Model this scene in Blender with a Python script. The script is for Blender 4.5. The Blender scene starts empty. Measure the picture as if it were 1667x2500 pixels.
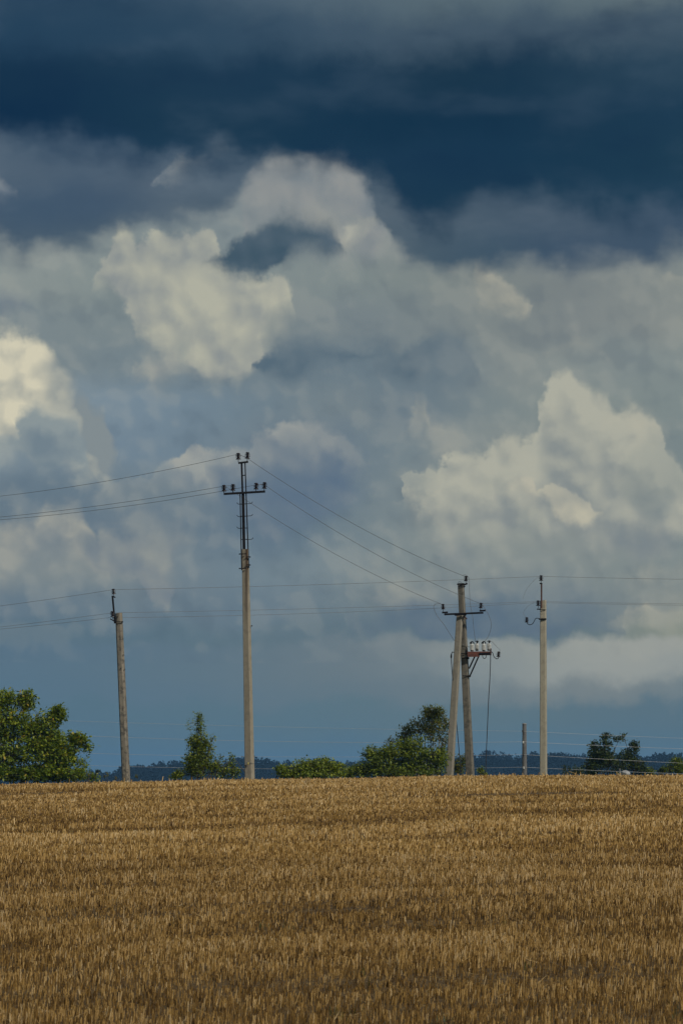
import bpy, math, random
import numpy as np
from mathutils import Vector, Matrix, Euler

R = math.radians
scene = bpy.context.scene
COL = scene.collection

# ------------------------------------------------------------------ camera
FPX = 7000.0                     # focal length in pixels of a 1667 x 2500 picture
HORIZON = 1880.0                 # picture row of eye level
CAM_Z = 1.7
TILT = math.atan((HORIZON - 1250.0) / FPX)
cam_data = bpy.data.cameras.new('camera')
cam = bpy.data.objects.new('camera', cam_data)
COL.objects.link(cam)
cam.location = (0, 0, CAM_Z)
cam.rotation_euler = (math.pi / 2 + TILT, 0, 0)
cam_data.sensor_fit = 'VERTICAL'
cam_data.sensor_height = 36.0
cam_data.lens = 36.0 * FPX / 2500.0
cam_data.clip_start = 0.5
cam_data.clip_end = 12000
cam_data.dof.use_dof = True
cam_data.dof.focus_distance = 108.0
cam_data.dof.aperture_fstop = 9.0
scene.camera = cam

# ------------------------------------------------------------------ exposure
scene.view_settings.view_transform = 'Standard'
scene.view_settings.look = 'None'
scene.view_settings.exposure = 0.0
scene.view_settings.gamma = 1.0
scene.view_settings.use_curve_mapping = False
scene.cycles.use_denoising = True
scene.cycles.max_bounces = 5
scene.cycles.diffuse_bounces = 3
scene.cycles.volume_bounces = 0

# ------------------------------------------------------------------ sun
SUN_AZ, SUN_EL = R(140.0), R(36.0)      # azimuth clockwise from the view axis, behind the right shoulder
sun_dir = Vector((math.sin(SUN_AZ) * math.cos(SUN_EL), math.cos(SUN_AZ) * math.cos(SUN_EL), math.sin(SUN_EL)))
sd = bpy.data.lights.new('sun', 'SUN')
sd.energy = 2.6
sd.angle = R(4.0)
sd.color = (1.0, 0.94, 0.85)
sun = bpy.data.objects.new('sun', sd)
COL.objects.link(sun)
sun.location = sun_dir * 300
sun.rotation_euler = sun_dir.to_track_quat('Z', 'Y').to_euler()

# ------------------------------------------------------------------ world: storm sky
def lin(c):
    out = []
    for v in c[:3]:
        v = v / 255.0
        out.append(v / 12.92 if v <= 0.04045 else ((v + 0.055) / 1.055) ** 2.4)
    return (out[0], out[1], out[2], 1.0)

world = bpy.data.worlds.new('World')
scene.world = world
world.use_nodes = True
WT = world.node_tree
WT.nodes.clear()

def nd(kind, **kw):
    n = WT.nodes.new(kind)
    for k, v in kw.items():
        setattr(n, k, v)
    return n

def put(sock, v):
    if isinstance(v, bpy.types.NodeSocket):
        WT.links.new(v, sock)
    else:
        sock.default_value = v

class inside:
    """build the next nodes inside a node group of their own; ins maps names to sockets outside"""
    def __init__(self, name, ins, out='NodeSocketColor'):
        self.name, self.ins, self.out = name, ins, out
    def __enter__(self):
        global WT
        self.outer = WT
        g = bpy.data.node_groups.new(self.name, 'ShaderNodeTree')
        for k, v in self.ins.items():
            kind = {'RGBA': 'NodeSocketColor', 'VECTOR': 'NodeSocketVector'}.get(v.type, 'NodeSocketFloat')
            g.interface.new_socket(k, in_out='INPUT', socket_type=kind)
        g.interface.new_socket('result', in_out='OUTPUT', socket_type=self.out)
        WT = g
        self.gi = g.nodes.new('NodeGroupInput')
        self.go = g.nodes.new('NodeGroupOutput')
        self.tree = g
        return {k: self.gi.outputs[i] for i, k in enumerate(self.ins)}
    def finish(self, sock):
        self.tree.links.new(sock, self.go.inputs[0])
    def __exit__(self, *e):
        global WT
        WT = self.outer
        n = WT.nodes.new('ShaderNodeGroup')
        n.node_tree = self.tree
        for i, v in enumerate(self.ins.values()):
            WT.links.new(v, n.inputs[i])
        self.result = n.outputs[0]

def M(op, a, b=0.0, c=0.0, clamp=False):
    n = nd('ShaderNodeMath', operation=op, use_clamp=clamp)
    put(n.inputs[0], a); put(n.inputs[1], b); put(n.inputs[2], c)
    return n.outputs[0]

def VM(op, a, b=(0, 0, 0), scale=None):
    n = nd('ShaderNodeVectorMath', operation=op)
    put(n.inputs[0], a)
    if scale is None:
        put(n.inputs[1], b)
    else:
        put(n.inputs['Scale'], scale)
    return n.outputs[0]

def SM(x, lo, hi, a=0.0, b=1.0, kind='SMOOTHSTEP'):
    n = nd('ShaderNodeMapRange', interpolation_type=kind)
    n.clamp = True
    put(n.inputs['Value'], x)
    put(n.inputs['From Min'], lo); put(n.inputs['From Max'], hi)
    put(n.inputs['To Min'], a); put(n.inputs['To Max'], b)
    return n.outputs['Result']

def MIX(f, a, b):
    n = nd('ShaderNodeMix', data_type='RGBA')
    put(n.inputs[0], f)
    put(n.inputs[6], a if isinstance(a, bpy.types.NodeSocket) else lin(a))
    put(n.inputs[7], b if isinstance(b, bpy.types.NodeSocket) else lin(b))
    return n.outputs[2]

def RAMP(x, stops, interp='B_SPLINE', value=False):
    n = nd('ShaderNodeValToRGB')
    n.color_ramp.interpolation = interp
    el = n.color_ramp.elements
    while len(el) < len(stops):
        el.new(0.5)
    for e, (p, c) in zip(el, stops):
        e.position = p
    for i, (p, c) in enumerate(stops):
        el[i].color = (c, c, c, 1) if value else lin(c)
    put(n.inputs[0], x)
    return n.outputs[0]

def NOISE(vec, scale, detail, rough, dim='2D'):
    n = nd('ShaderNodeTexNoise', noise_dimensions=dim)
    put(n.inputs['Vector'], vec)
    n.inputs['Scale'].default_value = scale
    n.inputs['Detail'].default_value = detail
    n.inputs['Roughness'].default_value = rough
    return n

# direction -> (u, v): azimuth and elevation in units of 1/7 rad, the part in view is u 0..1.67, v 0..1.88
tc = nd('ShaderNodeTexCoord')
D = tc.outputs['Generated']
sep = nd('ShaderNodeSeparateXYZ')
WT.links.new(D, sep.inputs[0])
az = M('ARCTAN2', sep.outputs[0], sep.outputs[1])
elv = M('ARCSINE', M('MINIMUM', M('MAXIMUM', sep.outputs[2], -0.9999), 0.9999))
u_raw = M('MULTIPLY_ADD', az, 7.0, 0.8335)
v_raw = M('MULTIPLY_ADD', elv, -7.0, 1.88)
u_fold = M('SUBTRACT', M('PINGPONG', M('ADD', u_raw, 0.06), 1.787), 0.06)
cmb = nd('ShaderNodeCombineXYZ')
WT.links.new(u_fold, cmb.inputs[0]); WT.links.new(v_raw, cmb.inputs[1])
P0 = cmb.outputs[0]
cmr = nd('ShaderNodeCombineXYZ')
WT.links.new(u_raw, cmr.inputs[0]); WT.links.new(v_raw, cmr.inputs[1])
PN = cmr.outputs[0]                       # unfolded: the noise never repeats

nA = NOISE(PN, 3.2, 2.0, 0.5)
nB = NOISE(PN, 9.0, 6.0, 0.62)
nC = NOISE(VM('MULTIPLY', PN, (0.45, 1.0, 1.0)), 6.0, 4.0, 0.55)
def signed(n):
    sc = nd('ShaderNodeSeparateColor')
    WT.links.new(n.outputs['Color'], sc.inputs[0])
    c = nd('ShaderNodeCombineXYZ')
    put(c.inputs[0], M('SUBTRACT', sc.outputs[0], 0.5))
    put(c.inputs[1], M('SUBTRACT', sc.outputs[1], 0.5))
    return c.outputs[0]
wA = signed(nA)
wB = signed(nB)
fB = nB.outputs['Fac']
fC = nC.outputs['Fac']

def VORO(vec, scale, detail):
    n = nd('ShaderNodeTexVoronoi', voronoi_dimensions='2D', feature='SMOOTH_F1')
    put(n.inputs['Vector'], vec)
    n.inputs['Scale'].default_value = scale
    n.inputs['Detail'].default_value = detail
    n.inputs['Roughness'].default_value = 0.55
    n.inputs['Smoothness'].default_value = 0.5
    n.inputs['Randomness'].default_value = 1.0
    n.normalize = True
    return n.outputs['Distance']
PV = VM('ADD', PN, VM('SCALE', wB, scale=0.05))
b1 = VORO(PV, 9.0, 1.4)
b2 = VORO(VM('ADD', PV, (0.016, -0.022, 0)), 9.0, 1.4)
relief = M('SUBTRACT', b2, b1)            # bright on the flanks of the puffs that face the sun
puff = M('SUBTRACT', 0.42, b1)
fA = nA.outputs['Fac']
rough = M('ADD', M('MULTIPLY', puff, 1.25), M('MULTIPLY', M('SUBTRACT', fB, 0.5), 1.2))
nE = NOISE(VM('ADD', PN, (7.3, 2.1, 4.0)), 4.0, 2.0, 0.5)
fE = nE.outputs['Fac']
blur = SM(fE, 0.35, 0.65, 0.16, 0.75)      # where the rims are crisp and where they melt
tone = M('ADD', M('MULTIPLY', M('SUBTRACT', fB, 0.5), 0.85), M('MULTIPLY', M('SUBTRACT', fE, 0.5), 1.3))

lift = nd('ShaderNodeCombineXYZ')
put(lift.inputs[1], b1)
P1 = VM('ADD', P0, VM('ADD', VM('SCALE', wA, scale=0.10), VM('SCALE', wB, scale=0.07)))     # ragged, for soft decks
P1 = VM('ADD', P1, VM('SCALE', lift.outputs[0], scale=0.01))
P2 = VM('ADD', P0, VM('ADD', VM('SCALE', wA, scale=0.035), VM('SCALE', wB, scale=0.075)))    # tighter, for heaps
P2 = VM('ADD', P2, VM('SCALE', lift.outputs[0], scale=0.02))
sp1 = nd('ShaderNodeSeparateXYZ'); WT.links.new(P1, sp1.inputs[0])
U1, V1 = sp1.outputs[0], sp1.outputs[1]
sp2 = nd('ShaderNodeSeparateXYZ'); WT.links.new(P2, sp2.inputs[0])
U2, V2 = sp2.outputs[0], sp2.outputs[1]
un1 = M('DIVIDE', M('ADD', U1, 0.06), 1.787)

def up(px):
    return min(1.0, max(0.0, (px / 1000 + 0.06) / 1.787))

def GRID(rows, un, v, v0, v1):
    """rows of colour stops blended down the sky; only the rows that reach between v0 and v1"""
    use = [i for i, (y, c) in enumerate(rows) if v0 * 1000 - 90 <= y <= v1 * 1000 + 90]
    if not use:
        use = [min(range(len(rows)), key=lambda i: abs(rows[i][0] - 500 * (v0 + v1)))]
    i0, i1 = max(0, use[0] - 1), min(len(rows) - 1, use[-1] + 1)
    g = inside('cloud colours', {'u': un, 'v': v})
    with g as i:
        col = prev = None
        for y, stops in rows[i0:i1 + 1]:
            c = RAMP(i['u'], [(up(x), rgb) for x, rgb in stops])
            col = c if col is None else MIX(SM(i['v'], prev / 1000, y / 1000), col, c)
            prev = y
        g.finish(col)
    return g.result

def curve_y(pts, x):
    if x <= pts[0][0]:
        return pts[0][1]
    for (xa, ya), (xb, yb) in zip(pts, pts[1:]):
        if x <= xb:
            return ya + (yb - ya) * (x - xa) / max(xb - xa, 1e-6)
    return pts[-1][1]

def EDGE(stops):
    g = inside('cloud edge', {'u': un1}, 'NodeSocketFloat')
    with g as i:
        sc = nd('ShaderNodeSeparateColor')
        WT.links.new(RAMP(i['u'], [(up(x), y / 1000) for x, y in stops], interp='B_SPLINE', value=True), sc.inputs[0])
        g.finish(sc.outputs[0])
    return g.result

BASE = [
 (420, [(0,(116,128,138)),(400,(118,130,138)),(600,(126,136,139)),(720,(140,146,146)),(850,(134,141,141)),(960,(118,130,136)),(1667,(116,128,136))]),
 (600, [(0,(144,151,148)),(300,(130,141,141)),(600,(122,134,138)),(850,(138,145,144)),(1100,(123,132,133)),(1400,(118,127,130)),(1667,(122,132,135))]),
 (700, [(0,(138,146,144)),(250,(128,140,139)),(500,(130,140,139)),(800,(127,138,138)),(1000,(123,133,132)),(1200,(125,133,131)),(1400,(117,125,127)),(1667,(128,136,134))]),
 (800, [(0,(122,134,138)),(250,(123,135,137)),(750,(120,131,134)),(900,(116,128,133)),(1200,(128,136,134)),(1400,(120,128,130)),(1667,(136,142,138))]),
 (900, [(0,(126,137,139)),(200,(116,130,136)),(400,(114,129,136)),(650,(114,128,135)),(850,(104,121,131)),(1100,(110,125,133)),(1250,(134,141,138)),(1500,(128,138,138)),(1667,(129,139,138))]),
 (1000, [(0,(134,148,154)),(300,(116,135,149)),(500,(112,131,144)),(700,(108,125,135)),(850,(120,132,136)),(1000,(101,118,130)),(1150,(114,128,133)),(1300,(132,141,138)),(1667,(123,135,135))]),
 (1100, [(0,(126,142,152)),(250,(113,132,147)),(450,(110,129,142)),(650,(114,128,136)),(800,(110,125,135)),(950,(110,126,134)),(1100,(124,135,137)),(1300,(136,143,139)),(1667,(116,130,133))]),
 (1200, [(0,(94,113,128)),(200,(98,117,131)),(400,(118,131,137)),(600,(108,124,135)),(750,(97,116,132)),(900,(110,126,134)),(1100,(134,142,139)),(1400,(142,147,139)),(1667,(120,132,134))]),
 (1300, [(0,(110,125,134)),(250,(97,115,130)),(450,(106,123,134)),(650,(92,112,129)),(800,(104,122,133)),(1000,(126,137,138)),(1300,(141,147,140)),(1600,(128,138,138)),(1667,(122,134,136))]),
 (1400, [(0,(120,132,137)),(200,(124,134,136)),(420,(114,128,136)),(600,(107,126,138)),(800,(121,135,141)),(1000,(128,138,138)),(1200,(132,141,139)),(1500,(126,136,135)),(1667,(128,138,137))]),
 (1490, [(0,(98,117,131)),(250,(104,121,132)),(400,(108,124,134)),(600,(98,118,132)),(800,(108,124,133)),(1000,(118,131,133)),(1200,(108,124,132)),(1500,(120,131,133)),(1667,(138,143,137))]),
 (1555, [(0,(85,109,125)),(400,(90,113,126)),(700,(97,116,126)),(900,(94,113,124)),(1100,(97,116,124)),(1300,(94,113,123)),(1450,(104,120,124)),(1550,(126,135,128)),(1667,(136,142,130))]),
 (1590, [(0,(86,111,129)),(400,(92,114,129)),(700,(100,118,128)),(950,(112,124,130)),(1200,(137,144,142)),(1450,(157,160,153)),(1667,(153,156,150))]),
 (1650, [(0,(86,112,130)),(400,(92,115,129)),(700,(100,118,128)),(950,(108,122,129)),(1200,(134,143,143)),(1450,(156,159,153)),(1667,(146,152,149))]),
 (1700, [(0,(85,112,130)),(400,(90,114,130)),(700,(97,117,128)),(950,(102,119,128)),(1200,(112,125,130)),(1450,(122,131,132)),(1667,(112,126,131))]),
 (1740, [(0,(82,111,129)),(700,(90,115,127)),(1000,(93,116,126)),(1300,(93,115,124)),(1667,(88,112,125))]),
 (1860, [(0,(79,109,129)),(600,(83,112,130)),(1200,(85,112,127)),(1667,(83,111,127))]),
]
# heaps and scraps: upper edge, lower edge, softness of each, roughness, shadow and light colours, depth of the lit rim
HEAPS = [
 # pale cloud in the gap under the deck
 dict(top=[(585,520),(600,465),(627,404),(680,377),(776,372),(829,410),(914,399),(941,450),(1005,505),(1010,520)],
      bot=[(585,540),(600,640),(925,660),(960,590),(1010,525)], st=.16, sb=.40, k=.05, dark=(124,133,138), light=(144,147,146)),
 dict(top=[(840,600),(870,560),(900,545),(960,520),(1000,500),(1008,512)], bot=[(840,640),(870,620),(910,575),(960,560),(1000,528),(1008,514)],
      st=.12, sb=.14, k=.05, dark=(138,143,141), light=(173,173,161)),
 dict(top=[(760,560),(790,540),(830,570),(850,610)], bot=[(760,570),(800,580),(830,640),(850,640)], st=.14, sb=.14, k=.05, dark=(136,142,141), light=(152,154,148)),
 # bright heap, upper left
 dict(top=[(200,735),(239,669),(277,605),(303,602),(330,630),(362,612),(394,600),(426,598),(479,592),(511,586),(532,610),(545,655),(580,676),(617,670),(640,694),(676,696),(697,722),(710,765),(714,810)],
      bot=[(200,740),(255,740),(287,760),(310,800),(300,860),(330,880),(372,930),(400,960),(457,940),(505,967),(585,956),(638,910),(670,885),(692,850),(714,815)],
      st=.09, sb=.30, k=.055, dark=(140,146,145), light=(176,176,160)),
 dict(top=[(360,900),(385,885),(420,880),(450,920)], bot=[(360,960),(385,995),(420,940),(450,930)], st=.15, sb=.2, k=.05, dark=(124,134,138), light=(157,159,152)),
 # brightest heap at the left edge
 dict(top=[(-60,825),(0,834),(32,858),(58,880),(96,876),(122,900),(144,933),(165,965),(202,986),(213,1018),(240,1040),(260,1076),(272,1100),(290,1143),(294,1170)],
      bot=[(-60,1130),(60,1130),(180,1185),(270,1215),(294,1180)], st=.11, sb=.20, k=.085, dark=(130,140,143), light=(209,203,179), lx=(50,240)),
 # shaded heap in front of it
 dict(top=[(-60,1105),(0,1098),(30,1080),(42,1050),(58,1034),(90,1014),(117,1030),(150,1034),(170,1040),(190,1082),(204,1110),(214,1154),(222,1200)],
      bot=[(-60,1300),(100,1310),(200,1290),(222,1210)], st=.13, sb=.50, k=.05, dark=(113,129,139), light=(138,149,151), rim=110),
 # soft heaps, lower left
 dict(top=[(-60,1308),(0,1303),(53,1296),(90,1300),(117,1270),(175,1275),(197,1292),(229,1338),(255,1380),(268,1420)],
      bot=[(-60,1500),(0,1495),(32,1480),(80,1465),(160,1440),(268,1425)], st=.13, sb=.40, k=.05, dark=(118,129,135), light=(165,164,153)),
 dict(top=[(250,1330),(319,1303),(380,1312),(426,1309),(446,1346),(446,1400)], bot=[(250,1400),(340,1440),(360,1505),(396,1515),(425,1440),(446,1405)],
      st=.22, sb=.22, k=.05, dark=(114,126,135), light=(142,147,144)),
 # long grey heap behind the tall pole
 dict(top=[(225,1250),(266,1205),(330,1195),(367,1180),(388,1147),(426,1126),(463,1096),(505,1112),(564,1110),(601,1120),(628,1094),(670,1086),(702,1072),(745,1054),(787,1062),(840,1084),(880,1124),(920,1190),(960,1260)],
      bot=[(225,1260),(300,1290),(450,1320),(700,1330),(830,1310),(960,1280)], st=.06, sb=.60, k=.05, dark=(98,116,132), light=(160,162,156), rim=95, fx=(770,930)),
 dict(top=[(560,1180),(660,1140),(760,1110),(850,1140),(890,1200)], bot=[(560,1260),(660,1330),(760,1310),(850,1250),(890,1210)], st=.5, sb=.5, k=.05, dark=(92,111,130), light=(106,121,134)),
 # wisps left of the great heap
 dict(top=[(985,1080),(1005,1040),(1020,1006),(1045,1014),(1058,1056),(1100,1072),(1137,1098),(1155,1130)], bot=[(985,1100),(1020,1130),(1100,1150),(1155,1140)],
      st=.12, sb=.30, k=.05, dark=(132,139,138), light=(167,166,154)),
 # great heap on the right
 dict(top=[(975,1235),(996,1185),(1047,1163),(1065,1175),(1100,1126),(1153,1126),(1175,1135),(1206,1108),(1240,1092),(1275,1095),(1300,1060),(1316,1000),(1345,968),(1366,950),(1408,938),(1430,968),(1483,1000),(1504,1036),(1525,1022),(1552,1012),(1595,1036),(1611,1084),(1622,1134),(1660,1172),(1672,1200),(1660,1250),(1690,1275),(1720,1290)],
      bot=[(975,1260),(1040,1350),(1100,1450),(1300,1500),(1500,1470),(1600,1430),(1720,1400)], st=.06, sb=.70, k=.05, dark=(134,141,140), light=(173,173,159), rim=330),
 dict(top=[(1196,1150),(1205,1120),(1238,1102),(1270,1098),(1292,1120)], bot=[(1196,1155),(1230,1165),(1270,1175),(1292,1150)], st=.07, sb=.3, k=.03, dark=(150,153,146), light=(182,179,161)),
 dict(top=[(1230,1225),(1249,1196),(1290,1196),(1310,1210),(1324,1235)], bot=[(1230,1230),(1260,1250),(1300,1262),(1324,1245)], st=.07, sb=.3, k=.03, dark=(150,153,146), light=(184,180,162)),
 dict(top=[(1318,1225),(1328,1206),(1348,1194),(1393,1218),(1440,1236),(1470,1260)], bot=[(1318,1230),(1345,1260),(1390,1305),(1430,1312),(1470,1275)], st=.07, sb=.2, k=.03, dark=(154,156,148), light=(190,185,164)),
 dict(top=[(1480,1090),(1540,1040),(1590,1060),(1610,1120)], bot=[(1480,1110),(1540,1150),(1590,1160),(1610,1130)], st=.3, sb=.4, k=.04, dark=(148,152,146), light=(180,177,160)),
 dict(top=[(1150,1300),(1210,1270),(1290,1320),(1350,1370)], bot=[(1150,1330),(1210,1350),(1290,1380),(1350,1390)], st=.3, sb=.4, k=.05, dark=(118,129,135), light=(134,141,140), a=.8),
 dict(top=[(1450,1370),(1520,1310),(1600,1300),(1640,1330)], bot=[(1450,1400),(1520,1390),(1580,1400),(1640,1350)], st=.3, sb=.4, k=.05, dark=(116,128,134), light=(134,140,139), a=.8),
 dict(top=[(1000,1370),(1060,1330),(1120,1350),(1180,1400)], bot=[(1000,1390),(1060,1390),(1120,1420),(1180,1410)], st=.3, sb=.4, k=.05, dark=(114,127,134), light=(130,138,139), a=.6),
 dict(top=[(870,1480),(960,1440),(1080,1420),(1150,1440),(1250,1480)], bot=[(870,1500),(960,1530),(1080,1520),(1150,1500),(1250,1490)], st=.3, sb=.4, k=.06, dark=(122,132,135), light=(153,155,147), a=.8),
 # small bright scraps, right
 dict(top=[(1158,745),(1174,690),(1206,688),(1249,722),(1285,752),(1295,770)], bot=[(1158,750),(1185,800),(1233,800),(1270,790),(1295,775)], st=.12, sb=.25, k=.05, dark=(136,141,137), light=(167,165,151)),
 dict(top=[(1572,680),(1582,660),(1598,668),(1608,694),(1635,696),(1667,712),(1720,720)], bot=[(1572,690),(1592,720),(1621,775),(1720,800)], st=.07, sb=.4, k=.035, dark=(140,144,139), light=(167,166,152)),
 dict(top=[(1290,900),(1370,862),(1420,850),(1470,880),(1500,920)], bot=[(1290,905),(1370,930),(1440,930),(1500,925)], st=.2, sb=.5, k=.05, dark=(134,140,137), light=(157,158,149), a=.8),
 dict(top=[(1485,1540),(1499,1530),(1525,1498),(1546,1510),(1578,1498),(1621,1520),(1667,1525),(1720,1525)], bot=[(1485,1542),(1560,1545),(1580,1562),(1720,1575)], st=.06, sb=.2, k=.03, dark=(138,142,136), light=(169,167,152)),
 dict(top=[(1490,1470),(1540,1430),(1590,1410),(1667,1400),(1720,1400)], bot=[(1490,1480),(1540,1490),(1667,1500),(1720,1500)], st=.2, sb=.4, k=.05, dark=(132,139,136), light=(159,160,150)),
 # dark scraps
 dict(top=[(630,890),(681,845),(745,858),(834,870),(940,862),(985,885)], bot=[(630,905),(660,940),(718,960),(798,940),(834,915),(962,906),(985,890)], st=.12, sb=.15, k=.05, dark=(80,101,116), light=(100,116,126)),
 dict(top=[(930,900),(1000,850),(1063,830),(1125,845),(1160,920),(1180,970)], bot=[(930,960),(1000,1010),(1060,1020),(1100,1000),(1180,985)], st=.16, sb=.3, k=.06, dark=(86,105,118), light=(106,120,128)),
 dict(top=[(-60,755),(0,760),(32,758),(58,770),(80,785)], bot=[(-60,815),(0,815),(32,804),(80,790)], st=.12, sb=.15, k=.03, dark=(88,105,122), light=(104,118,131)),
 dict(top=[(850,1560),(1000,1495),(1150,1480),(1300,1470),(1420,1500),(1510,1560)], bot=[(850,1564),(1100,1572),(1300,1572),(1510,1568)], st=.5, sb=.10, k=.02, dark=(88,107,124), light=(102,117,128)),
]
FRONT = [   # in front of the slate deck
 dict(top=[(508,684),(550,640),(575,614),(622,593),(654,562),(697,541),(729,541),(747,550),(771,549),(809,566),(830,592),(842,640)],
      bot=[(508,690),(550,704),(575,700),(638,692),(718,676),(787,672),(842,646)], st=.11, sb=.13, k=.02, dark=(62,84,99), light=(82,99,112)),
 dict(top=[(375,458),(430,414),(490,394),(535,398)], bot=[(375,465),(440,466),(500,434),(535,405)], st=.16, sb=.2, k=.03, dark=(112,124,135), light=(150,154,151)),
 dict(top=[(-60,470),(0,470),(20,500)], bot=[(-60,540),(0,530),(20,510)], st=.2, sb=.2, k=.04, dark=(110,122,134), light=(140,145,146)),
]
SLATE = [
 (430, [(0,(75,93,110)),(250,(71,90,109)),(450,(91,106,119)),(560,(85,102,117)),(900,(77,94,108)),(1100,(77,94,107)),(1400,(69,88,104)),(1667,(59,80,99))]),
 (520, [(0,(61,83,104)),(250,(59,81,104)),(400,(77,94,109)),(520,(73,91,107)),(900,(77,93,105)),(1100,(69,87,103)),(1400,(67,85,102)),(1667,(57,78,100))]),
 (640, [(0,(71,90,106)),(250,(73,92,107)),(500,(93,107,117)),(1000,(65,85,100)),(1200,(61,83,100)),(1400,(55,76,99)),(1667,(59,80,99))]),
]
NAVY = [
 (0, [(0,(39,65,88)),(400,(45,70,91)),(700,(79,98,113)),(1000,(83,101,111)),(1400,(92,109,116)),(1667,(99,114,119))]),
 (100, [(0,(33,62,86)),(400,(39,66,88)),(700,(56,79,98)),(1000,(65,84,100)),(1400,(65,84,99)),(1667,(67,86,101))]),
 (200, [(0,(14,45,70)),(400,(27,55,77)),(800,(24,53,76)),(1100,(19,48,68)),(1400,(28,56,77)),(1667,(42,67,86))]),
 (300, [(0,(7,40,68)),(300,(21,52,74)),(600,(23,53,75)),(900,(13,46,70)),(1300,(15,47,70)),(1667,(27,57,79))]),
 (400, [(0,(30,60,85)),(300,(34,62,87)),(600,(26,57,80)),(900,(24,54,77)),(1200,(15,48,73)),(1667,(26,57,77))]),
 (500, [(0,(41,68,91)),(600,(41,66,88)),(1000,(16,48,72)),(1200,(24,55,77)),(1667,(30,60,82))]),
]
lit = M('ADD', M('MULTIPLY_ADD', relief, 2.0, 0.5), M('MULTIPLY_ADD', puff, 0.5, tone), clamp=True)      # light and shade within the heaps
rag = M('ADD', M('MULTIPLY', puff, 0.10), M('MULTIPLY', M('SUBTRACT', fC, 0.5), 0.10))

def heap(col, h):
    xs = sorted(set([p[0] for p in h['top']] + [p[0] for p in h['bot']]))
    tops, bots = list(h['top']), list(h['bot'])
    for e, sgn in ((0, -1), (-1, 1)):               # the ends taper to a point
        x = xs[e]
        if -50 < x < 1700:
            ya, yb = curve_y(h['top'], x), curve_y(h['bot'], x)
            wd = 8 + 0.5 * abs(yb - ya)
            mid = (0.35 * ya + 0.65 * yb)
            for lst, y in ((tops, mid), (bots, mid)):
                lst.insert(0 if sgn < 0 else len(lst), (x + sgn * wd, y))
    xs = sorted(set([p[0] for p in tops] + [p[0] for p in bots]))
    while len(xs) > 30:
        i = min(range(1, len(xs) - 1), key=lambda i: xs[i + 1] - xs[i - 1])
        xs.pop(i)
    xs = [xs[0] - 14] + xs + [xs[-1] + 14]
    x0, x1 = xs[0], xs[-1]
    while len(xs) > 32:
        i = min(range(1, len(xs) - 1), key=lambda i: xs[i + 1] - xs[i - 1])
        xs.pop(i)
    g = inside('cloud heap', {'col': col, 'u': U2, 'v': V2, 'rough': rough, 'blur': blur, 'lit': lit})
    with g as i:
        n = nd('ShaderNodeValToRGB')
        n.color_ramp.interpolation = 'LINEAR'
        el = n.color_ramp.elements
        while len(el) < len(xs):
            el.new(0.5)
        for e, x in zip(el, xs):
            e.position = (x - x0) / (x1 - x0)
        for k, x in enumerate(xs):
            shut = 0.45 if k in (0, len(xs) - 1) and -50 < x < 1700 else 0.0       # closed at its ends
            el[k].color = (curve_y(tops, x) / 1000 + shut, curve_y(bots, x) / 1000 - shut, 0, 1)
        put(n.inputs[0], M('MULTIPLY_ADD', i['u'], 1000.0 / (x1 - x0), -x0 / (x1 - x0)))
        sc = nd('ShaderNodeSeparateColor')
        WT.links.new(n.outputs[0], sc.inputs[0])
        depth = M('SUBTRACT', i['v'], sc.outputs[0])
        rk = M('MULTIPLY', i['rough'], h['k'])
        foot_ = M('ADD', M('SUBTRACT', sc.outputs[1], i['v']), rk)
        f = M('MINIMUM', M('MULTIPLY_ADD', i['blur'], 0.5 * h['st'], M('ADD', depth, rk)), M('MULTIPLY', foot_, h['st'] / h['sb']))
        m = SM(f, 0.0, M('MULTIPLY', i['blur'], h['st']))
        if h.get('fx'):
            m = M('MULTIPLY', m, SM(i['u'], h['fx'][0] / 1000, h['fx'][1] / 1000, 1.0, 0.0))
        if h.get('a'):
            m = M('MULTIPLY', m, h['a'])
        li = i['lit']
        if h.get('lx'):
            li = M('ADD', li, SM(i['u'], h['lx'][0] / 1000, h['lx'][1] / 1000, 0.35, -0.6), clamp=True)
        if h.get('rim'):
            li = M('ADD', li, SM(depth, 0.0, h['rim'] / 1000, 0.40, -0.45, 'LINEAR'), clamp=True)
        g.finish(MIX(m, i['col'], MIX(li, h['dark'], h['light'])))
    return g.result

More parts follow.
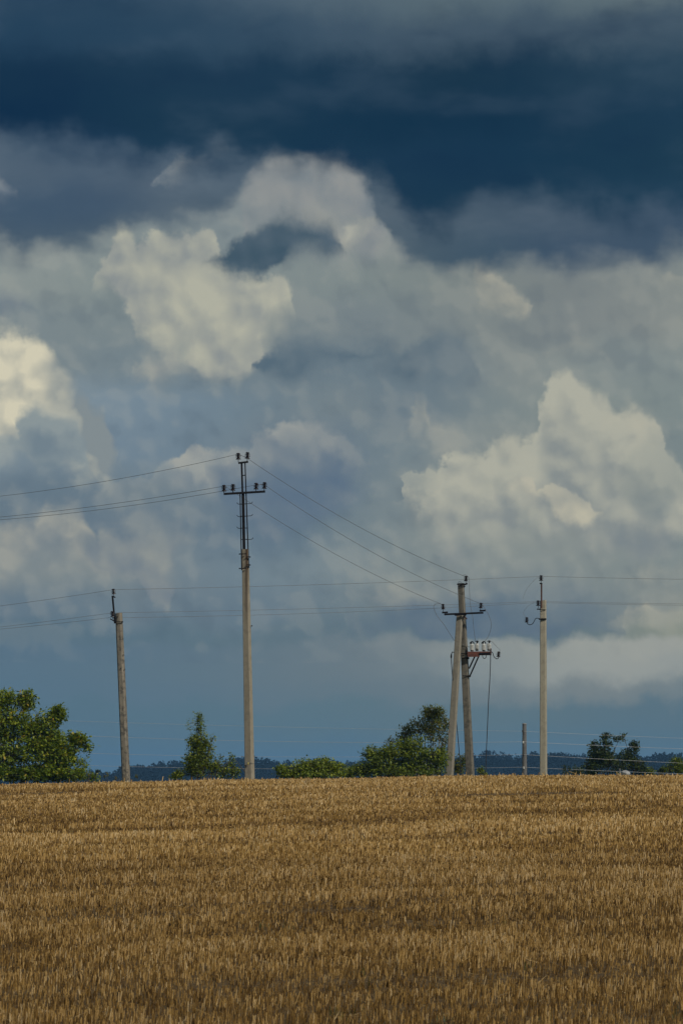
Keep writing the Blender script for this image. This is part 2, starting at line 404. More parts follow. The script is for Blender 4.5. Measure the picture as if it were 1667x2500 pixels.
def zone(v0, v1):
    col = GRID(BASE, un1, V1, v0, v1)
    if v0 < 1.6:
        low = SM(V1, 1.45, 1.7, 0.16, 0.04)
        col = MIX(M('MULTIPLY', SM(lit, 0.55, 1.0), M('MULTIPLY', low, 0.7)), col, (188,186,172))
        col = MIX(M('MULTIPLY', SM(lit, 0.50, 0.0), M('MULTIPLY', low, 1.3)), col, (66,86,104))
    def near(h):
        return min(p[1] for p in h['top']) / 1000 - 0.07 < v1 and max(p[1] for p in h['bot']) / 1000 + 0.07 > v0
    for h in HEAPS:
        if near(h):
            col = heap(col, h)
    if v0 < 0.7:
        e2 = EDGE([(0,615),(150,638),(280,600),(380,565),(480,575),(560,530),(610,450),(650,385),(750,360),(860,370),(920,480),(950,640),(1050,695),(1170,690),(1290,652),(1480,652),(1600,625),(1667,610)])
        m2 = SM(M('ADD', M('SUBTRACT', V1, e2), rag), -0.045, 0.055, 0.97, 0.0)
        slate = GRID(SLATE, un1, V1, v0, v1)
        slate = MIX(SM(fC, 0.45, 0.75, 0.0, 0.20), slate, (112,125,137))
        slate = MIX(SM(fC, 0.50, 0.25, 0.0, 0.25), slate, (50,72,94))
        col = MIX(m2, col, slate)
        for h in FRONT:
            col = heap(col, h)
        e1 = EDGE([(0,363),(200,373),(330,403),(480,403),(600,393),(780,396),(880,413),(950,473),(1000,538),(1060,578),(1110,563),(1160,523),(1280,503),(1420,518),(1560,538),(1667,543)])
        m1 = SM(M('ADD', M('SUBTRACT', V1, e1), rag), -0.060, 0.055, 1.0, 0.0)
        col = MIX(m1, col, deck(v0, v1))
    return col

def deck(v0, v1):
    navy = GRID(NAVY, un1, V1, v0, v1)
    navy = MIX(SM(fC, 0.5, 0.8, 0.0, 0.18), navy, (78,98,116))
    return MIX(SM(fC, 0.5, 0.2, 0.0, 0.4), navy, (10,40,68))

def BG(c, strength=1.0):
    n = nd('ShaderNodeBackground')
    WT.links.new(c, n.inputs['Color'])
    n.inputs['Strength'].default_value = strength
    return n.outputs[0]

def SPLIT(fac, a, b):
    n = nd('ShaderNodeMixShader')
    put(n.inputs[0], fac)
    WT.links.new(a, n.inputs[1]); WT.links.new(b, n.inputs[2])
    return n.outputs[0]

# overhead and all round the deck goes on, in folds and pale breaks
nD = NOISE(D, 5.0, 4.0, 0.5, '3D')
over = MIX(SM(nD.outputs['Fac'], 0.35, 0.68), (44,70,94), (150,156,154))
up_deck = MIX(SM(v_raw, -0.9, 0.02, 1.0, 0.0), deck(-1.0, 0.18), over)
def below(y):
    return M('GREATER_THAN', v_raw, y)
shader = SPLIT(below(-0.9), BG(over), SPLIT(below(0.18), BG(up_deck),
         SPLIT(below(0.80), BG(zone(0.18, 0.80)), SPLIT(below(1.20), BG(zone(0.80, 1.20)),
         SPLIT(below(1.62), BG(zone(1.20, 1.62)), BG(zone(1.62, 1.9)))))))
sky = nd('ShaderNodeTexSky', sky_type='NISHITA')
sky.sun_disc = False
sky.sun_elevation = SUN_EL
sky.sun_rotation = SUN_AZ
shader = SPLIT(0.99, BG(sky.outputs[0], 0.08), shader)      # the cloud cover is all but closed
wo = nd('ShaderNodeOutputWorld')
WT.links.new(shader, wo.inputs['Surface'])
world.cycles.sampling_method = 'MANUAL'
world.cycles.sample_map_resolution = 512

# ================================================================== helpers
def srgb(r, g, b):
    return lin((r, g, b))

def P(px, py, d):
    """the point at distance d (along the view axis on the ground) seen at picture position px, py (1667 x 2500)"""
    xc, zc = (px - 833.5) / FPX, -(py - 1250.0) / FPX
    y = math.cos(TILT) - math.sin(TILT) * zc
    z = math.sin(TILT) + math.cos(TILT) * zc
    s = d / y
    return Vector((xc * s, d, CAM_Z + z * s))

def px2m(n, d):
    return n * d / FPX

def tag(o, label=None, cat=None, group=None, kind=None):
    if label: o['label'] = label
    if cat: o['category'] = cat
    if group: o['group'] = group
    if kind: o['kind'] = kind
    return o

def empty(name, loc, label, cat, group=None):
    o = bpy.data.objects.new(name, None)
    o.empty_display_size = 0.3
    o.location = loc
    COL.objects.link(o)
    return tag(o, label, cat, group)

class MB:
    """collects shapes in world space and links them as one mesh object"""
    def __init__(self):
        self.v, self.f = [], []
    def add(self, vs, fs):
        b = len(self.v)
        self.v += [Vector(p) for p in vs]
        self.f += [tuple(i + b for i in f) for f in fs]
        return self
    def loft(self, rings, cap=True):
        n = len(rings[0])
        vs = [p for r in rings for p in r]
        fs = []
        for k in range(len(rings) - 1):
            for i in range(n):
                j = (i + 1) % n
                fs.append((k * n + i, k * n + j, (k + 1) * n + j, (k + 1) * n + i))
        if cap:
            fs.append(tuple(range(n - 1, -1, -1)))
            fs.append(tuple((len(rings) - 1) * n + i for i in range(n)))
        return self.add(vs, fs)
    def tube(self, pts, r, n=6, cap=True):
        pts = [Vector(p) for p in pts]
        rs = r if isinstance(r, (list, tuple)) else [r] * len(pts)
        rings = []
        ref = None
        for i, p in enumerate(pts):
            t = (pts[min(i + 1, len(pts) - 1)] - pts[max(i - 1, 0)]).normalized()
            if ref is None:
                ref = Vector((0, 0, 1)) if abs(t.z) < 0.9 else Vector((1, 0, 0))
            a = (ref - t * ref.dot(t)).normalized()
            ref = a
            b = t.cross(a)
            rings.append([p + (a * math.cos(2 * math.pi * k / n) + b * math.sin(2 * math.pi * k / n)) * rs[i] for k in range(n)])
        return self.loft(rings, cap)
    def bar(self, p0, p1, w, h, side=None, bevel=0.15):
        """rectangular bar from p0 to p1: w across (along side), h the other way, edges chamfered"""
        p0, p1 = Vector(p0), Vector(p1)
        t = (p1 - p0).normalized()
        s = Vector(side) if side is not None else (Vector((0, 1, 0)) if abs(t.y) < 0.9 else Vector((1, 0, 0)))
        a = (s - t * s.dot(t)).normalized()
        b = t.cross(a)
        w2, h2 = w / 2, h / 2
        c = min(w2, h2) * bevel * 2
        prof = [(w2 - c, -h2), (w2, -h2 + c), (w2, h2 - c), (w2 - c, h2), (-w2 + c, h2), (-w2, h2 - c), (-w2, -h2 + c), (-w2 + c, -h2)]
        return self.loft([[q + a * x + b * y for x, y in prof] for q in (p0, p1)])
    def angle(self, p0, p1, w, th, side, up):
        """an L-section steel angle"""
        p0, p1 = Vector(p0), Vector(p1)
        t = (p1 - p0).normalized()
        a = (Vector(side) - t * Vector(side).dot(t)).normalized()
        b = (Vector(up) - t * Vector(up).dot(t)); b = (b - a * b.dot(a)).normalized()
        prof = [(0, 0), (w, 0), (w, th), (th, th), (th, w), (0, w)]
        return self.loft([[q + a * x + b * y for x, y in prof] for q in (p0, p1)])
    def lathe(self, base, prof, n=14, axis=(0, 0, 1)):
        base, ax = Vector(base), Vector(axis).normalized()
        ref = Vector((1, 0, 0)) if abs(ax.x) < 0.9 else Vector((0, 1, 0))
        a = (ref - ax * ref.dot(ax)).normalized(); b = ax.cross(a)
        rings = [[base + ax * z + (a * math.cos(2 * math.pi * k / n) + b * math.sin(2 * math.pi * k / n)) * max(r, 1e-4) for k in range(n)] for r, z in prof]
        return self.loft(rings)
    def build(self, name, mat, parent=None, smooth=False, origin=None):
        root = parent
        while root is not None and root.parent is not None:
            root = root.parent
        off = Vector(origin) if origin is not None else (root.location.copy() if root is not None else Vector((0, 0, 0)))
        me = bpy.data.meshes.new(name)
        me.from_pydata([tuple(p - off) for p in self.v], [], self.f)
        me.materials.append(mat)
        if smooth:
            me.polygons.foreach_set('use_smooth', [True] * len(me.polygons))
        me.update()
        o = bpy.data.objects.new(name, me)
        COL.objects.link(o)
        if parent is not None:
            o.parent = parent
        elif origin is not None:
            o.location = off
        return o

# ================================================================== materials
def material(name):
    m = bpy.data.materials.new(name)
    m.use_nodes = True
    t = m.node_tree
    b = t.nodes['Principled BSDF']
    return m, t, b

def node(t, kind, ins=None, **kw):
    n = t.nodes.new(kind)
    for k, v in kw.items():
        setattr(n, k, v)
    for k, v in (ins or {}).items():
        if isinstance(v, bpy.types.NodeSocket):
            t.links.new(v, n.inputs[k])
        else:
            n.inputs[k].default_value = v
    return n

def ramp(t, fac, stops):
    n = t.nodes.new('ShaderNodeValToRGB')
    el = n.color_ramp.elements
    while len(el) < len(stops):
        el.new(0.5)
    for e, (p, c) in zip(el, stops):
        e.position = p
    for i, (p, c) in enumerate(stops):
        el[i].color = c if len(c) == 4 else (*c, 1)
    t.links.new(fac, n.inputs[0])
    return n.outputs[0]

def concrete(name, pale, dark, blotch, blotch_amount, streak=None):
    m, t, b = material(name)
    tc = node(t, 'ShaderNodeTexCoord')
    o = tc.outputs['Object']
    st = node(t, 'ShaderNodeMapping', {'Vector': o, 'Scale': (7.0, 7.0, 0.7)})
    n1 = node(t, 'ShaderNodeTexNoise', {'Vector': st.outputs[0], 'Scale': 1.0, 'Detail': 5.0, 'Roughness': 0.6})
    c = ramp(t, n1.outputs['Fac'], [(0.3, dark), (0.7, pale)])
    n2 = node(t, 'ShaderNodeTexNoise', {'Vector': o, 'Scale': 5.5, 'Detail': 6.0, 'Roughness': 0.68})
    f2 = node(t, 'ShaderNodeMapRange', {'Value': n2.outputs['Fac'], 'From Min': 0.49, 'From Max': 0.60, 'To Min': 0.0, 'To Max': blotch_amount})
    mx = node(t, 'ShaderNodeMix', data_type='RGBA')
    t.links.new(f2.outputs[0], mx.inputs[0]); t.links.new(c, mx.inputs[6]); mx.inputs[7].default_value = blotch
    out = mx.outputs[2]
    if streak is not None:                     # a rust run below the steel head: (centre x, half width, top z, bottom z)
        sx, sw, z1, z0 = streak
        sp = node(t, 'ShaderNodeSeparateXYZ', {'Vector': o})
        nz = node(t, 'ShaderNodeTexNoise', {'Vector': st.outputs[0], 'Scale': 1.3, 'Detail': 3.0})
        dx = node(t, 'ShaderNodeMath', {0: sp.outputs[0], 1: -sx}, operation='ADD')
        dx2 = node(t, 'ShaderNodeMath', {0: nz.outputs['Fac'], 1: 0.10, 2: dx.outputs[0]}, operation='MULTIPLY_ADD')
        ab = node(t, 'ShaderNodeMath', {0: dx2.outputs[0], 1: 0.05}, operation='SUBTRACT')
        ab2 = node(t, 'ShaderNodeMath', {0: ab.outputs[0]}, operation='ABSOLUTE')
        fx = node(t, 'ShaderNodeMapRange', {'Value': ab2.outputs[0], 'From Min': sw * 0.3, 'From Max': sw, 'To Min': 1.0, 'To Max': 0.0})
        fz = node(t, 'ShaderNodeMapRange', {'Value': sp.outputs[2], 'From Min': z0, 'From Max': z1, 'To Min': 0.0, 'To Max': 1.0})
        fm = node(t, 'ShaderNodeMath', {0: fx.outputs[0], 1: fz.outputs[0]}, operation='MULTIPLY')
        m2 = node(t, 'ShaderNodeMix', data_type='RGBA')
        t.links.new(fm.outputs[0], m2.inputs[0]); t.links.new(out, m2.inputs[6]); m2.inputs[7].default_value = (0.055, 0.028, 0.010, 1)
        out = m2.outputs[2]
    t.links.new(out, b.inputs['Base Color'])
    b.inputs['Roughness'].default_value = 0.9
    n3 = node(t, 'ShaderNodeTexNoise', {'Vector': o, 'Scale': 60.0, 'Detail': 4.0})
    bp = node(t, 'ShaderNodeBump', {'Height': n3.outputs['Fac'], 'Strength': 0.35, 'Distance': 0.01})
    t.links.new(bp.outputs[0], b.inputs['Normal'])
    return m

def plain(name, c1, c2, scale=12.0, rough=0.6, metal=0.0, bump=0.15):
    m, t, b = material(name)
    tc = node(t, 'ShaderNodeTexCoord')
    n1 = node(t, 'ShaderNodeTexNoise', {'Vector': tc.outputs['Object'], 'Scale': scale, 'Detail': 5.0, 'Roughness': 0.6})
    t.links.new(ramp(t, n1.outputs['Fac'], [(0.35, c1), (0.65, c2)]), b.inputs['Base Color'])
    b.inputs['Roughness'].default_value = rough
    b.inputs['Metallic'].default_value = metal
    bp = node(t, 'ShaderNodeBump', {'Height': n1.outputs['Fac'], 'Strength': bump, 'Distance': 0.01})
    t.links.new(bp.outputs[0], b.inputs['Normal'])
    return m

MAT = {}
MAT['steel'] = plain('dark painted steel', (0.005, 0.005, 0.006), (0.013, 0.010, 0.009), 9, 0.85)
MAT['steel'].node_tree.nodes['Principled BSDF'].inputs['Specular IOR Level'].default_value = 0.15
MAT['rust'] = plain('rusty steel', (0.035, 0.014, 0.009), (0.085, 0.030, 0.016), 9, 0.85)
MAT['red'] = plain('red lead paint', (0.15, 0.036, 0.017), (0.050, 0.022, 0.015), 14, 0.75)
MAT['glaze'] = plain('brown glazed porcelain', (0.010, 0.006, 0.007), (0.024, 0.010, 0.009), 20, 0.3, bump=0.03)
MAT['glaze'].node_tree.nodes['Principled BSDF'].inputs['Specular IOR Level'].default_value = 0.3
MAT['porcelain'] = plain('white porcelain', (0.58, 0.58, 0.54), (0.68, 0.68, 0.64), 20, 0.3, bump=0.02)
MAT['zinc'] = plain('galvanised fitting', (0.30, 0.30, 0.29), (0.45, 0.45, 0.43), 30, 0.5, 0.3)
MAT['wire'] = plain('weathered conductor', (0.10, 0.10, 0.10), (0.16, 0.16, 0.155), 3, 0.55)
MAT['wire_pale'] = plain('bright aluminium wire', (0.42, 0.42, 0.41), (0.50, 0.50, 0.49), 3, 0.5, 0.1)
MAT['cable'] = plain('black cable sheath', (0.012, 0.013, 0.015), (0.022, 0.022, 0.024), 6, 0.6)
MAT['concrete_left'] = concrete('stained concrete', (0.279, 0.243, 0.186), (0.148, 0.127, 0.095), (0.047, 0.044, 0.037, 1), 0.8)
MAT['concrete_pale'] = concrete('pale concrete', (0.397, 0.355, 0.263), (0.300, 0.267, 0.193), (0.177, 0.155, 0.120, 1), 0.35)
MAT['concrete_strut'] = concrete('strut concrete', (0.298, 0.267, 0.207), (0.219, 0.194, 0.148), (0.131, 0.116, 0.092, 1), 0.35)
MAT['concrete_rear'] = concrete('weathered concrete', (0.204, 0.180, 0.137), (0.112, 0.102, 0.080), (0.052, 0.049, 0.040, 1), 0.6)
MAT['wood_grey'] = concrete('grey weathered wood', (0.185, 0.178, 0.165), (0.105, 0.100, 0.094), (0.070, 0.066, 0.062, 1), 0.5)
MAT['bark'] = plain('bark', (0.045, 0.035, 0.025), (0.10, 0.08, 0.06), 8, 0.9)
MAT['bark_pale'] = plain('pale bark', (0.20, 0.18, 0.15), (0.32, 0.30, 0.26), 8, 0.9)
MAT['stone'] = plain('field stone', (0.24, 0.24, 0.235), (0.40, 0.40, 0.385), 6, 0.9)

def leafmat(name, stops, rough=0.5, trans=0.35):
    """leaf colour picked per leaf (attribute tone), some light coming through"""
    m, t, b = material(name)
    at = node(t, 'ShaderNodeAttribute', attribute_name='tone')
    c = ramp(t, at.outputs['Fac'], stops)
    t.links.new(c, b.inputs['Base Color'])
    b.inputs['Roughness'].default_value = rough
    tr = node(t, 'ShaderNodeBsdfTranslucent')
    hs = node(t, 'ShaderNodeHueSaturation', {'Saturation': 1.1, 'Value': 1.25, 'Color': c})
    t.links.new(hs.outputs[0], tr.inputs['Color'])
    mx = node(t, 'ShaderNodeMixShader', {0: trans})
    t.links.new(b.outputs[0], mx.inputs[1]); t.links.new(tr.outputs[0], mx.inputs[2])
    t.links.new(mx.outputs[0], t.nodes['Material Output'].inputs['Surface'])
    return m

MAT['leaf_olive'] = leafmat('olive leaves', [(0.0, (0.050, 0.096, 0.011)), (0.45, (0.165, 0.228, 0.020)), (0.8, (0.332, 0.364, 0.031)), (1.0, (0.586, 0.382, 0.056))])
MAT['leaf_green'] = leafmat('green leaves', [(0.0, (0.067, 0.109, 0.016)), (0.5, (0.194, 0.240, 0.026)), (1.0, (0.388, 0.375, 0.039))])
MAT['leaf_yellow'] = leafmat('yellow green leaves', [(0.0, (0.075, 0.120, 0.014)), (0.5, (0.224, 0.273, 0.025)), (1.0, (0.430, 0.427, 0.049))])
MAT['leaf_brown'] = leafmat('browning leaves', [(0.0, (0.061, 0.098, 0.016)), (0.5, (0.176, 0.190, 0.028)), (0.8, (0.264, 0.218, 0.040)), (1.0, (0.418, 0.218, 0.050))])
MAT['leaf_dark'] = leafmat('dark green leaves', [(0.0, (0.020, 0.035, 0.009)), (0.5, (0.058, 0.085, 0.018)), (1.0, (0.135, 0.164, 0.034))])
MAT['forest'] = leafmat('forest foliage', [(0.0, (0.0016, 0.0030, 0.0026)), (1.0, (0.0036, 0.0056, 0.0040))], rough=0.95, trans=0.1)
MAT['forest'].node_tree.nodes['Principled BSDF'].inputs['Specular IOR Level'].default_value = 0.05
MAT['straw'] = leafmat('straw', [(0.0, (0.092, 0.045, 0.006)), (0.28, (0.216, 0.118, 0.022)), (0.58, (0.432, 0.260, 0.072)), (0.84, (0.648, 0.431, 0.160)), (1.0, (0.713, 0.529, 0.272))], rough=0.55, trans=0.2)
MAT['weed'] = leafmat('weed', [(0.0, (0.03, 0.06, 0.01)), (1.0, (0.10, 0.13, 0.03))])

# ================================================================== ground
YC = 92.0
def softmin(a, b, w):
    return -w * np.logaddexp(-a / w, -b / w)
CREST_X = np.array([-40, -10.95, -3.07, 3.5, 10.95, 40.0])
CREST_Z = np.array([0.75, 1.115, 1.275, 1.385, 1.415, 1.42])
def zg(x, y):
    x = np.asarray(x, float); y = np.asarray(y, float)
    t = y - YC
    base = softmin(0.026 * t, -0.010 * t, 0.05) + 0.035
    base = np.maximum(base, -7.0 + 0.0 * t) if True else base
    cr = np.interp(x, CREST_X, CREST_Z)
    und = 0.018 * np.sin(0.9 * (y - 0.17 * x) + 0.6 * np.sin(0.21 * x)) + 0.02 * np.sin(0.31 * y + 0.27 * x + 1.0)
    und = und * np.clip((YC + 4 - y) / 12.0, 0, 1)
    return base + cr + und
def zground(x, y):
    return float(zg(np.array([x]), np.array([y]))[0])

def axis_steps(lo, a, b, hi, fine, grow=1.18):
    mid = list(np.arange(a, b + 1e-6, fine))
    left, s, q = [], fine, a
    while q > lo:
        s *= grow; q -= s; left.append(max(q, lo))
    right, s, q = [], fine, b
    while q < hi:
        s *= grow; q += s; right.append(min(q, hi))
    return np.array(left[::-1] + mid + right)
gx = axis_steps(-4000, -26, 26, 4000, 0.8)
gy = axis_steps(-600, 8, 112, 4500, 0.5)
GX, GY = np.meshgrid(gx, gy)
GZ = zg(GX, GY)
nx, ny = len(gx), len(gy)
idx = np.arange(nx * ny).reshape(ny, nx)
quads = np.stack([idx[:-1, :-1], idx[:-1, 1:], idx[1:, 1:], idx[1:, :-1]], -1).reshape(-1, 4)
def mesh_np(name, co, faces, mat, tone=None, smooth=False):
    me = bpy.data.meshes.new(name)
    n, k = faces.shape
    me.vertices.add(len(co)); me.vertices.foreach_set('co', np.ascontiguousarray(co, dtype=np.float32).ravel())
    me.loops.add(n * k); me.loops.foreach_set('vertex_index', np.ascontiguousarray(faces, dtype=np.int32).ravel())
    me.polygons.add(n)
    me.polygons.foreach_set('loop_start', np.arange(0, n * k, k, dtype=np.int32))
    me.polygons.foreach_set('loop_total', np.full(n, k, dtype=np.int32))
    if smooth:
        me.polygons.foreach_set('use_smooth', np.ones(n, dtype=bool))
    me.update(calc_edges=True)
    if tone is not None:
        a = me.attributes.new('tone', 'FLOAT', 'POINT')
        a.data.foreach_set('value', np.ascontiguousarray(tone, dtype=np.float32))
    me.materials.append(mat)
    return me

m, t, b = material('stubble soil')
tc = node(t, 'ShaderNodeTexCoord')
n1 = node(t, 'ShaderNodeTexNoise', {'Vector': tc.outputs['Object'], 'Scale': 9.0, 'Detail': 6.0, 'Roughness': 0.7})
n2 = node(t, 'ShaderNodeTexNoise', {'Vector': tc.outputs['Object'], 'Scale': 0.35, 'Detail': 3.0})
c1 = ramp(t, n1.outputs['Fac'], [(0.3, (0.045, 0.024, 0.006)), (0.5, (0.10, 0.058, 0.014)), (0.72, (0.26, 0.155, 0.04))])
sp = node(t, 'ShaderNodeSeparateXYZ', {'Vector': tc.outputs['Object']})
ge = node(t, 'ShaderNodeMath', {0: n2.outputs['Fac'], 1: 8.0, 2: sp.outputs[1]}, operation='MULTIPLY_ADD')
gf = node(t, 'ShaderNodeMapRange', {'Value': ge.outputs[0], 'From Min': 103.0, 'From Max': 106.0})
c2 = ramp(t, n1.outputs['Fac'], [(0.3, (0.03, 0.045, 0.012)), (0.7, (0.09, 0.10, 0.03))])
mx = node(t, 'ShaderNodeMix', data_type='RGBA')
t.links.new(gf.outputs[0], mx.inputs[0]); t.links.new(c1, mx.inputs[6]); t.links.new(c2, mx.inputs[7])
t.links.new(mx.outputs[2], b.inputs['Base Color'])
b.inputs['Roughness'].default_value = 1.0
bp = node(t, 'ShaderNodeBump', {'Height': n1.outputs['Fac'], 'Strength': 0.8, 'Distance': 0.05})
t.links.new(bp.outputs[0], b.inputs['Normal'])
MAT['soil'] = m
go = bpy.data.objects.new('field_ground', mesh_np('field_ground', np.stack([GX, GY, GZ], -1).reshape(-1, 3), quads, MAT['soil'], smooth=True))
COL.objects.link(go)
tag(go, kind='structure')

# ================================================================== stubble
rng = np.random.default_rng(11)
def value_noise(x, y, seed=0):
    r = np.random.default_rng(seed)
    g = r.random((256, 256))
    xi, yi = np.floor(x).astype(int), np.floor(y).astype(int)
    fx, fy = x - xi, y - yi
    fx, fy = fx * fx * (3 - 2 * fx), fy * fy * (3 - 2 * fy)
    a = g[yi % 256, xi % 256]; b_ = g[yi % 256, (xi + 1) % 256]
    c = g[(yi + 1) % 256, xi % 256]; d_ = g[(yi + 1) % 256, (xi + 1) % 256]
    return (a * (1 - fx) + b_ * fx) * (1 - fy) + (c * (1 - fx) + d_ * fx) * fy
ROWA = 0.17                              # drill rows drift away to the right
TRAM = [(27.2, 0.22, 0.8), (36.4, 0.30, 1.0), (38.2, 0.22, 0.7), (47.5, 0.22, 0.6), (59.5, 0.35, 0.7), (67.5, 0.5, 0.6), (76.0, 0.8, 1.0), (86.0, 0.9, 0.8)]
def swath(t):
    """tone of the combine's passes"""
    edges = np.array([0, 27.2, 32, 36.6, 43.5, 47.5, 53, 59.5, 67, 76, 83, 200.0])
    tone = np.array([-0.02, 0.03, -0.05, 0.06, 0.00, -0.05, 0.10, -0.07, -0.02, 0.04, 0.07])
    return tone[np.clip(np.searchsorted(edges, t) - 1, 0, len(tone) - 1)]

def stubble(y0, y1, dens, width, sides, seed):
    r = np.random.default_rng(seed)
    hw1 = y1 * 0.128 + 2.2
    n = int(dens * (y1 - y0) * 2 * hw1)
    x = r.uniform(-hw1, hw1, n); y = r.uniform(y0, y1, n)
    keep = np.abs(x) < y * 0.128 + 2.2
    x, y = x[keep], y[keep]
    t = y - ROWA * x
    sp = 0.145
    row = np.round(t / sp)
    t2 = row * sp + r.normal(0, 0.020, len(t))
    y = t2 + ROWA * x
    clump = value_noise(x * 7.0, row * 3.3, seed + 1)
    patch = value_noise(x * 0.5 + 3, y * 0.5, 5)
    streak = 0.6 * value_noise(x * 0.22, t * 0.85 + 7, 31) + 0.4 * value_noise(x * 0.7, t * 2.6, 33)
    streak = np.clip((streak - 0.30) / 0.40, 0, 1); streak = streak * streak * (3 - 2 * streak)
    p = (0.28 + 1.15 * clump) * (0.66 + 0.48 * streak)
    wob = 0.5 * (value_noise(x * 0.25, y * 0.1, 9) - 0.5)
    gap = np.zeros(len(x))
    for tc_, w_, amt in TRAM:
        vis = np.clip(1.6 * value_noise(x * 0.22 + tc_, y * 0 + tc_, 21), 0.25, 1)
        gap = np.maximum(gap, amt * vis * np.exp(-((t + wob - tc_) / w_) ** 4))
    keep = r.random(len(x)) < p * (1 - gap)
    x, y, t, gap, clump, patch, streak = x[keep], y[keep], t[keep], gap[keep], clump[keep], patch[keep], streak[keep]
    n = len(x)
    z = zg(x, y) - 0.01
    h = r.normal(0.092, 0.020, n) * (0.66 + 0.52 * streak) * (1 - 0.8 * gap) * (0.85 + 0.3 * clump)
    tall = r.random(n) < 0.008
    h[tall] *= r.uniform(1.3, 1.9, tall.sum())
    h = np.clip(h, 0.03, 0.34)
    la = r.uniform(0, 2 * math.pi, n); lm = np.abs(r.normal(0, 0.16, n))
    lx, ly = lm * np.cos(la) + 0.05, lm * np.sin(la) - 0.03
    w = width * (y / 30.0) ** 0.75 * r.uniform(0.7, 1.35, n)
    tuft = value_noise(x * 30.0, row[keep] * 7.7, seed + 3)
    tone = 0.46 + swath(t + wob[keep]) + 0.12 * (patch - 0.5) + 0.32 * (streak - 0.5) + 0.80 * (tuft - 0.5) + 0.20 * r.normal(0, 1, n) - 0.10 * gap
    flat = r.random(n) < 0.05                      # fallen straws
    hh = np.where(flat, h * r.uniform(0.8, 1.8, n), h)
    dx = np.where(flat, np.cos(la) * hh, lx * h); dy = np.where(flat, np.sin(la) * hh, ly * h)
    dz = np.where(flat, hh * r.uniform(-0.1, 0.35, n), h)
    z = np.where(flat, z + h * r.uniform(0.2, 0.8, n), z)
    tone = np.where(flat, tone + 0.18, tone)
    base = np.stack([x, y, z], -1); top = base + np.stack([dx, dy, dz], -1)
    yaw = r.uniform(0, 2 * math.pi, n)
    if sides == 2:
        yaw = r.normal(0, 0.6, n)
        o1 = np.stack([np.cos(yaw) * w / 2, np.sin(yaw) * w / 2, 0 * w], -1)
        co = np.stack([base - o1, base + o1, top + o1 * 0.9, top - o1 * 0.9], 1).reshape(-1, 3)
        f = np.arange(n * 4).reshape(n, 4)
        tn = np.repeat(tone, 4)
    else:
        k = np.arange(3) * 2 * math.pi / 3
        off = np.stack([np.cos(yaw[:, None] + k) * w[:, None] / 1.8, np.sin(yaw[:, None] + k) * w[:, None] / 1.8, np.zeros((n, 3))], -1)
        co = np.concatenate([base[:, None] + off, top[:, None] + off * 0.9], 1).reshape(-1, 3)
        i = np.arange(n)[:, None] * 6
        f = np.concatenate([i + np.array([[a, (a + 1) % 3, 3 + (a + 1) % 3, 3 + a]]) for a in range(3)], 0)
        tn = np.repeat(tone, 6)
    return co, f, tn
parts, fo = [], 0
cos_, fs_, ts_ = [], [], []
for a in [(22.5, 34, 520, 0.0088, 3, 1), (34, 48, 470, 0.0088, 3, 2), (48, 70, 400, 0.0092, 2, 3), (70, 99, 320, 0.0102, 2, 4)]:
    co, f, tn = stubble(*a)
    cos_.append(co); fs_.append(f + fo); ts_.append(np.clip(tn, 0, 1)); fo += len(co)
me = mesh_np('stubble', np.concatenate(cos_), np.concatenate(fs_), MAT['straw'], np.concatenate(ts_))
so = bpy.data.objects.new('stubble', me)
COL.objects.link(so)
tag(so, 'golden brown cereal stubble standing in rows over the whole field', 'stubble', kind='stuff')
del cos_, fs_, ts_

# low green volunteers among the stubble
def tuft_mesh(spots, name, mat, n_blades, hgt, spread, wdt, seed):
    r = np.random.default_rng(seed)
    cs, tn = [], []
    for (x, y, s) in spots:
        n = int(n_blades * s)
        bx, by = x + r.normal(0, spread * s, n), y + r.normal(0, spread * s, n)
        bz = zg(bx, by)
        hh = hgt * r.uniform(0.5, 1.15, n)
        a = r.uniform(0, 2 * math.pi, n); l = hh * r.uniform(0.1, 0.7, n)
        base = np.stack([bx, by, bz], -1)
        tip = base + np.stack([np.cos(a) * l, np.sin(a) * l, hh], -1)
        mid = (base + tip) / 2 + np.stack([0 * a, 0 * a, hh * 0.12], -1)
        o1 = np.stack([-np.sin(a), np.cos(a), 0 * a], -1) * wdt * (y / 40)
        cs.append(np.stack([base - o1, base + o1, mid + o1 * 0.8, mid - o1 * 0.8, mid - o1 * 0.8, mid + o1 * 0.8, tip + o1 * 0.1, tip - o1 * 0.1], 1).reshape(-1, 3))
        tn.append(np.repeat(r.random(n), 8))
    co = np.concatenate(cs)
    return mesh_np(name, co, np.arange(len(co)).reshape(-1, 4), mat, np.concatenate(tn))
def spot(px, py, s):
    for d in np.arange(22, 98, 0.25):
        q = P(px, py, d)
        if q.z < zground(q.x, q.y) + 0.08:
            return (q.x, q.y, s)
    return (P(px, py, 95).x, 95.0, s)
sp_ = [spot(*a) for a in [(355,2258,1.0),(640,2255,.5),(700,2262,.5),(330,2265,.5),(100,2270,.3),(880,2368,.3),(900,2395,.2),(830,2478,.6),(815,2460,.3),(1020,2258,.4),(1235,2248,.3),(1290,2350,.3),(1090,2480,.7),(1215,2482,.4),(860,2470,.4),(1640,2440,.5),(1660,2470,.4),(95,2030,.5),(170,2030,.5),(215,2032,.3),(350,2035,.4),(410,2040,.3),(1100,2000,.4),(1180,1995,.3),(1480,1995,.3),(600,2000,.2),(1330,2485,.3),(850,2060,.2)]]
vo = bpy.data.objects.new('green_regrowth', tuft_mesh(sp_, 'green_regrowth', MAT['weed'], 26, 0.10, 0.10, 0.004, 3))
COL.objects.link(vo)
tag(vo, 'thin green regrowth between the stubble rows', 'grass', kind='stuff')

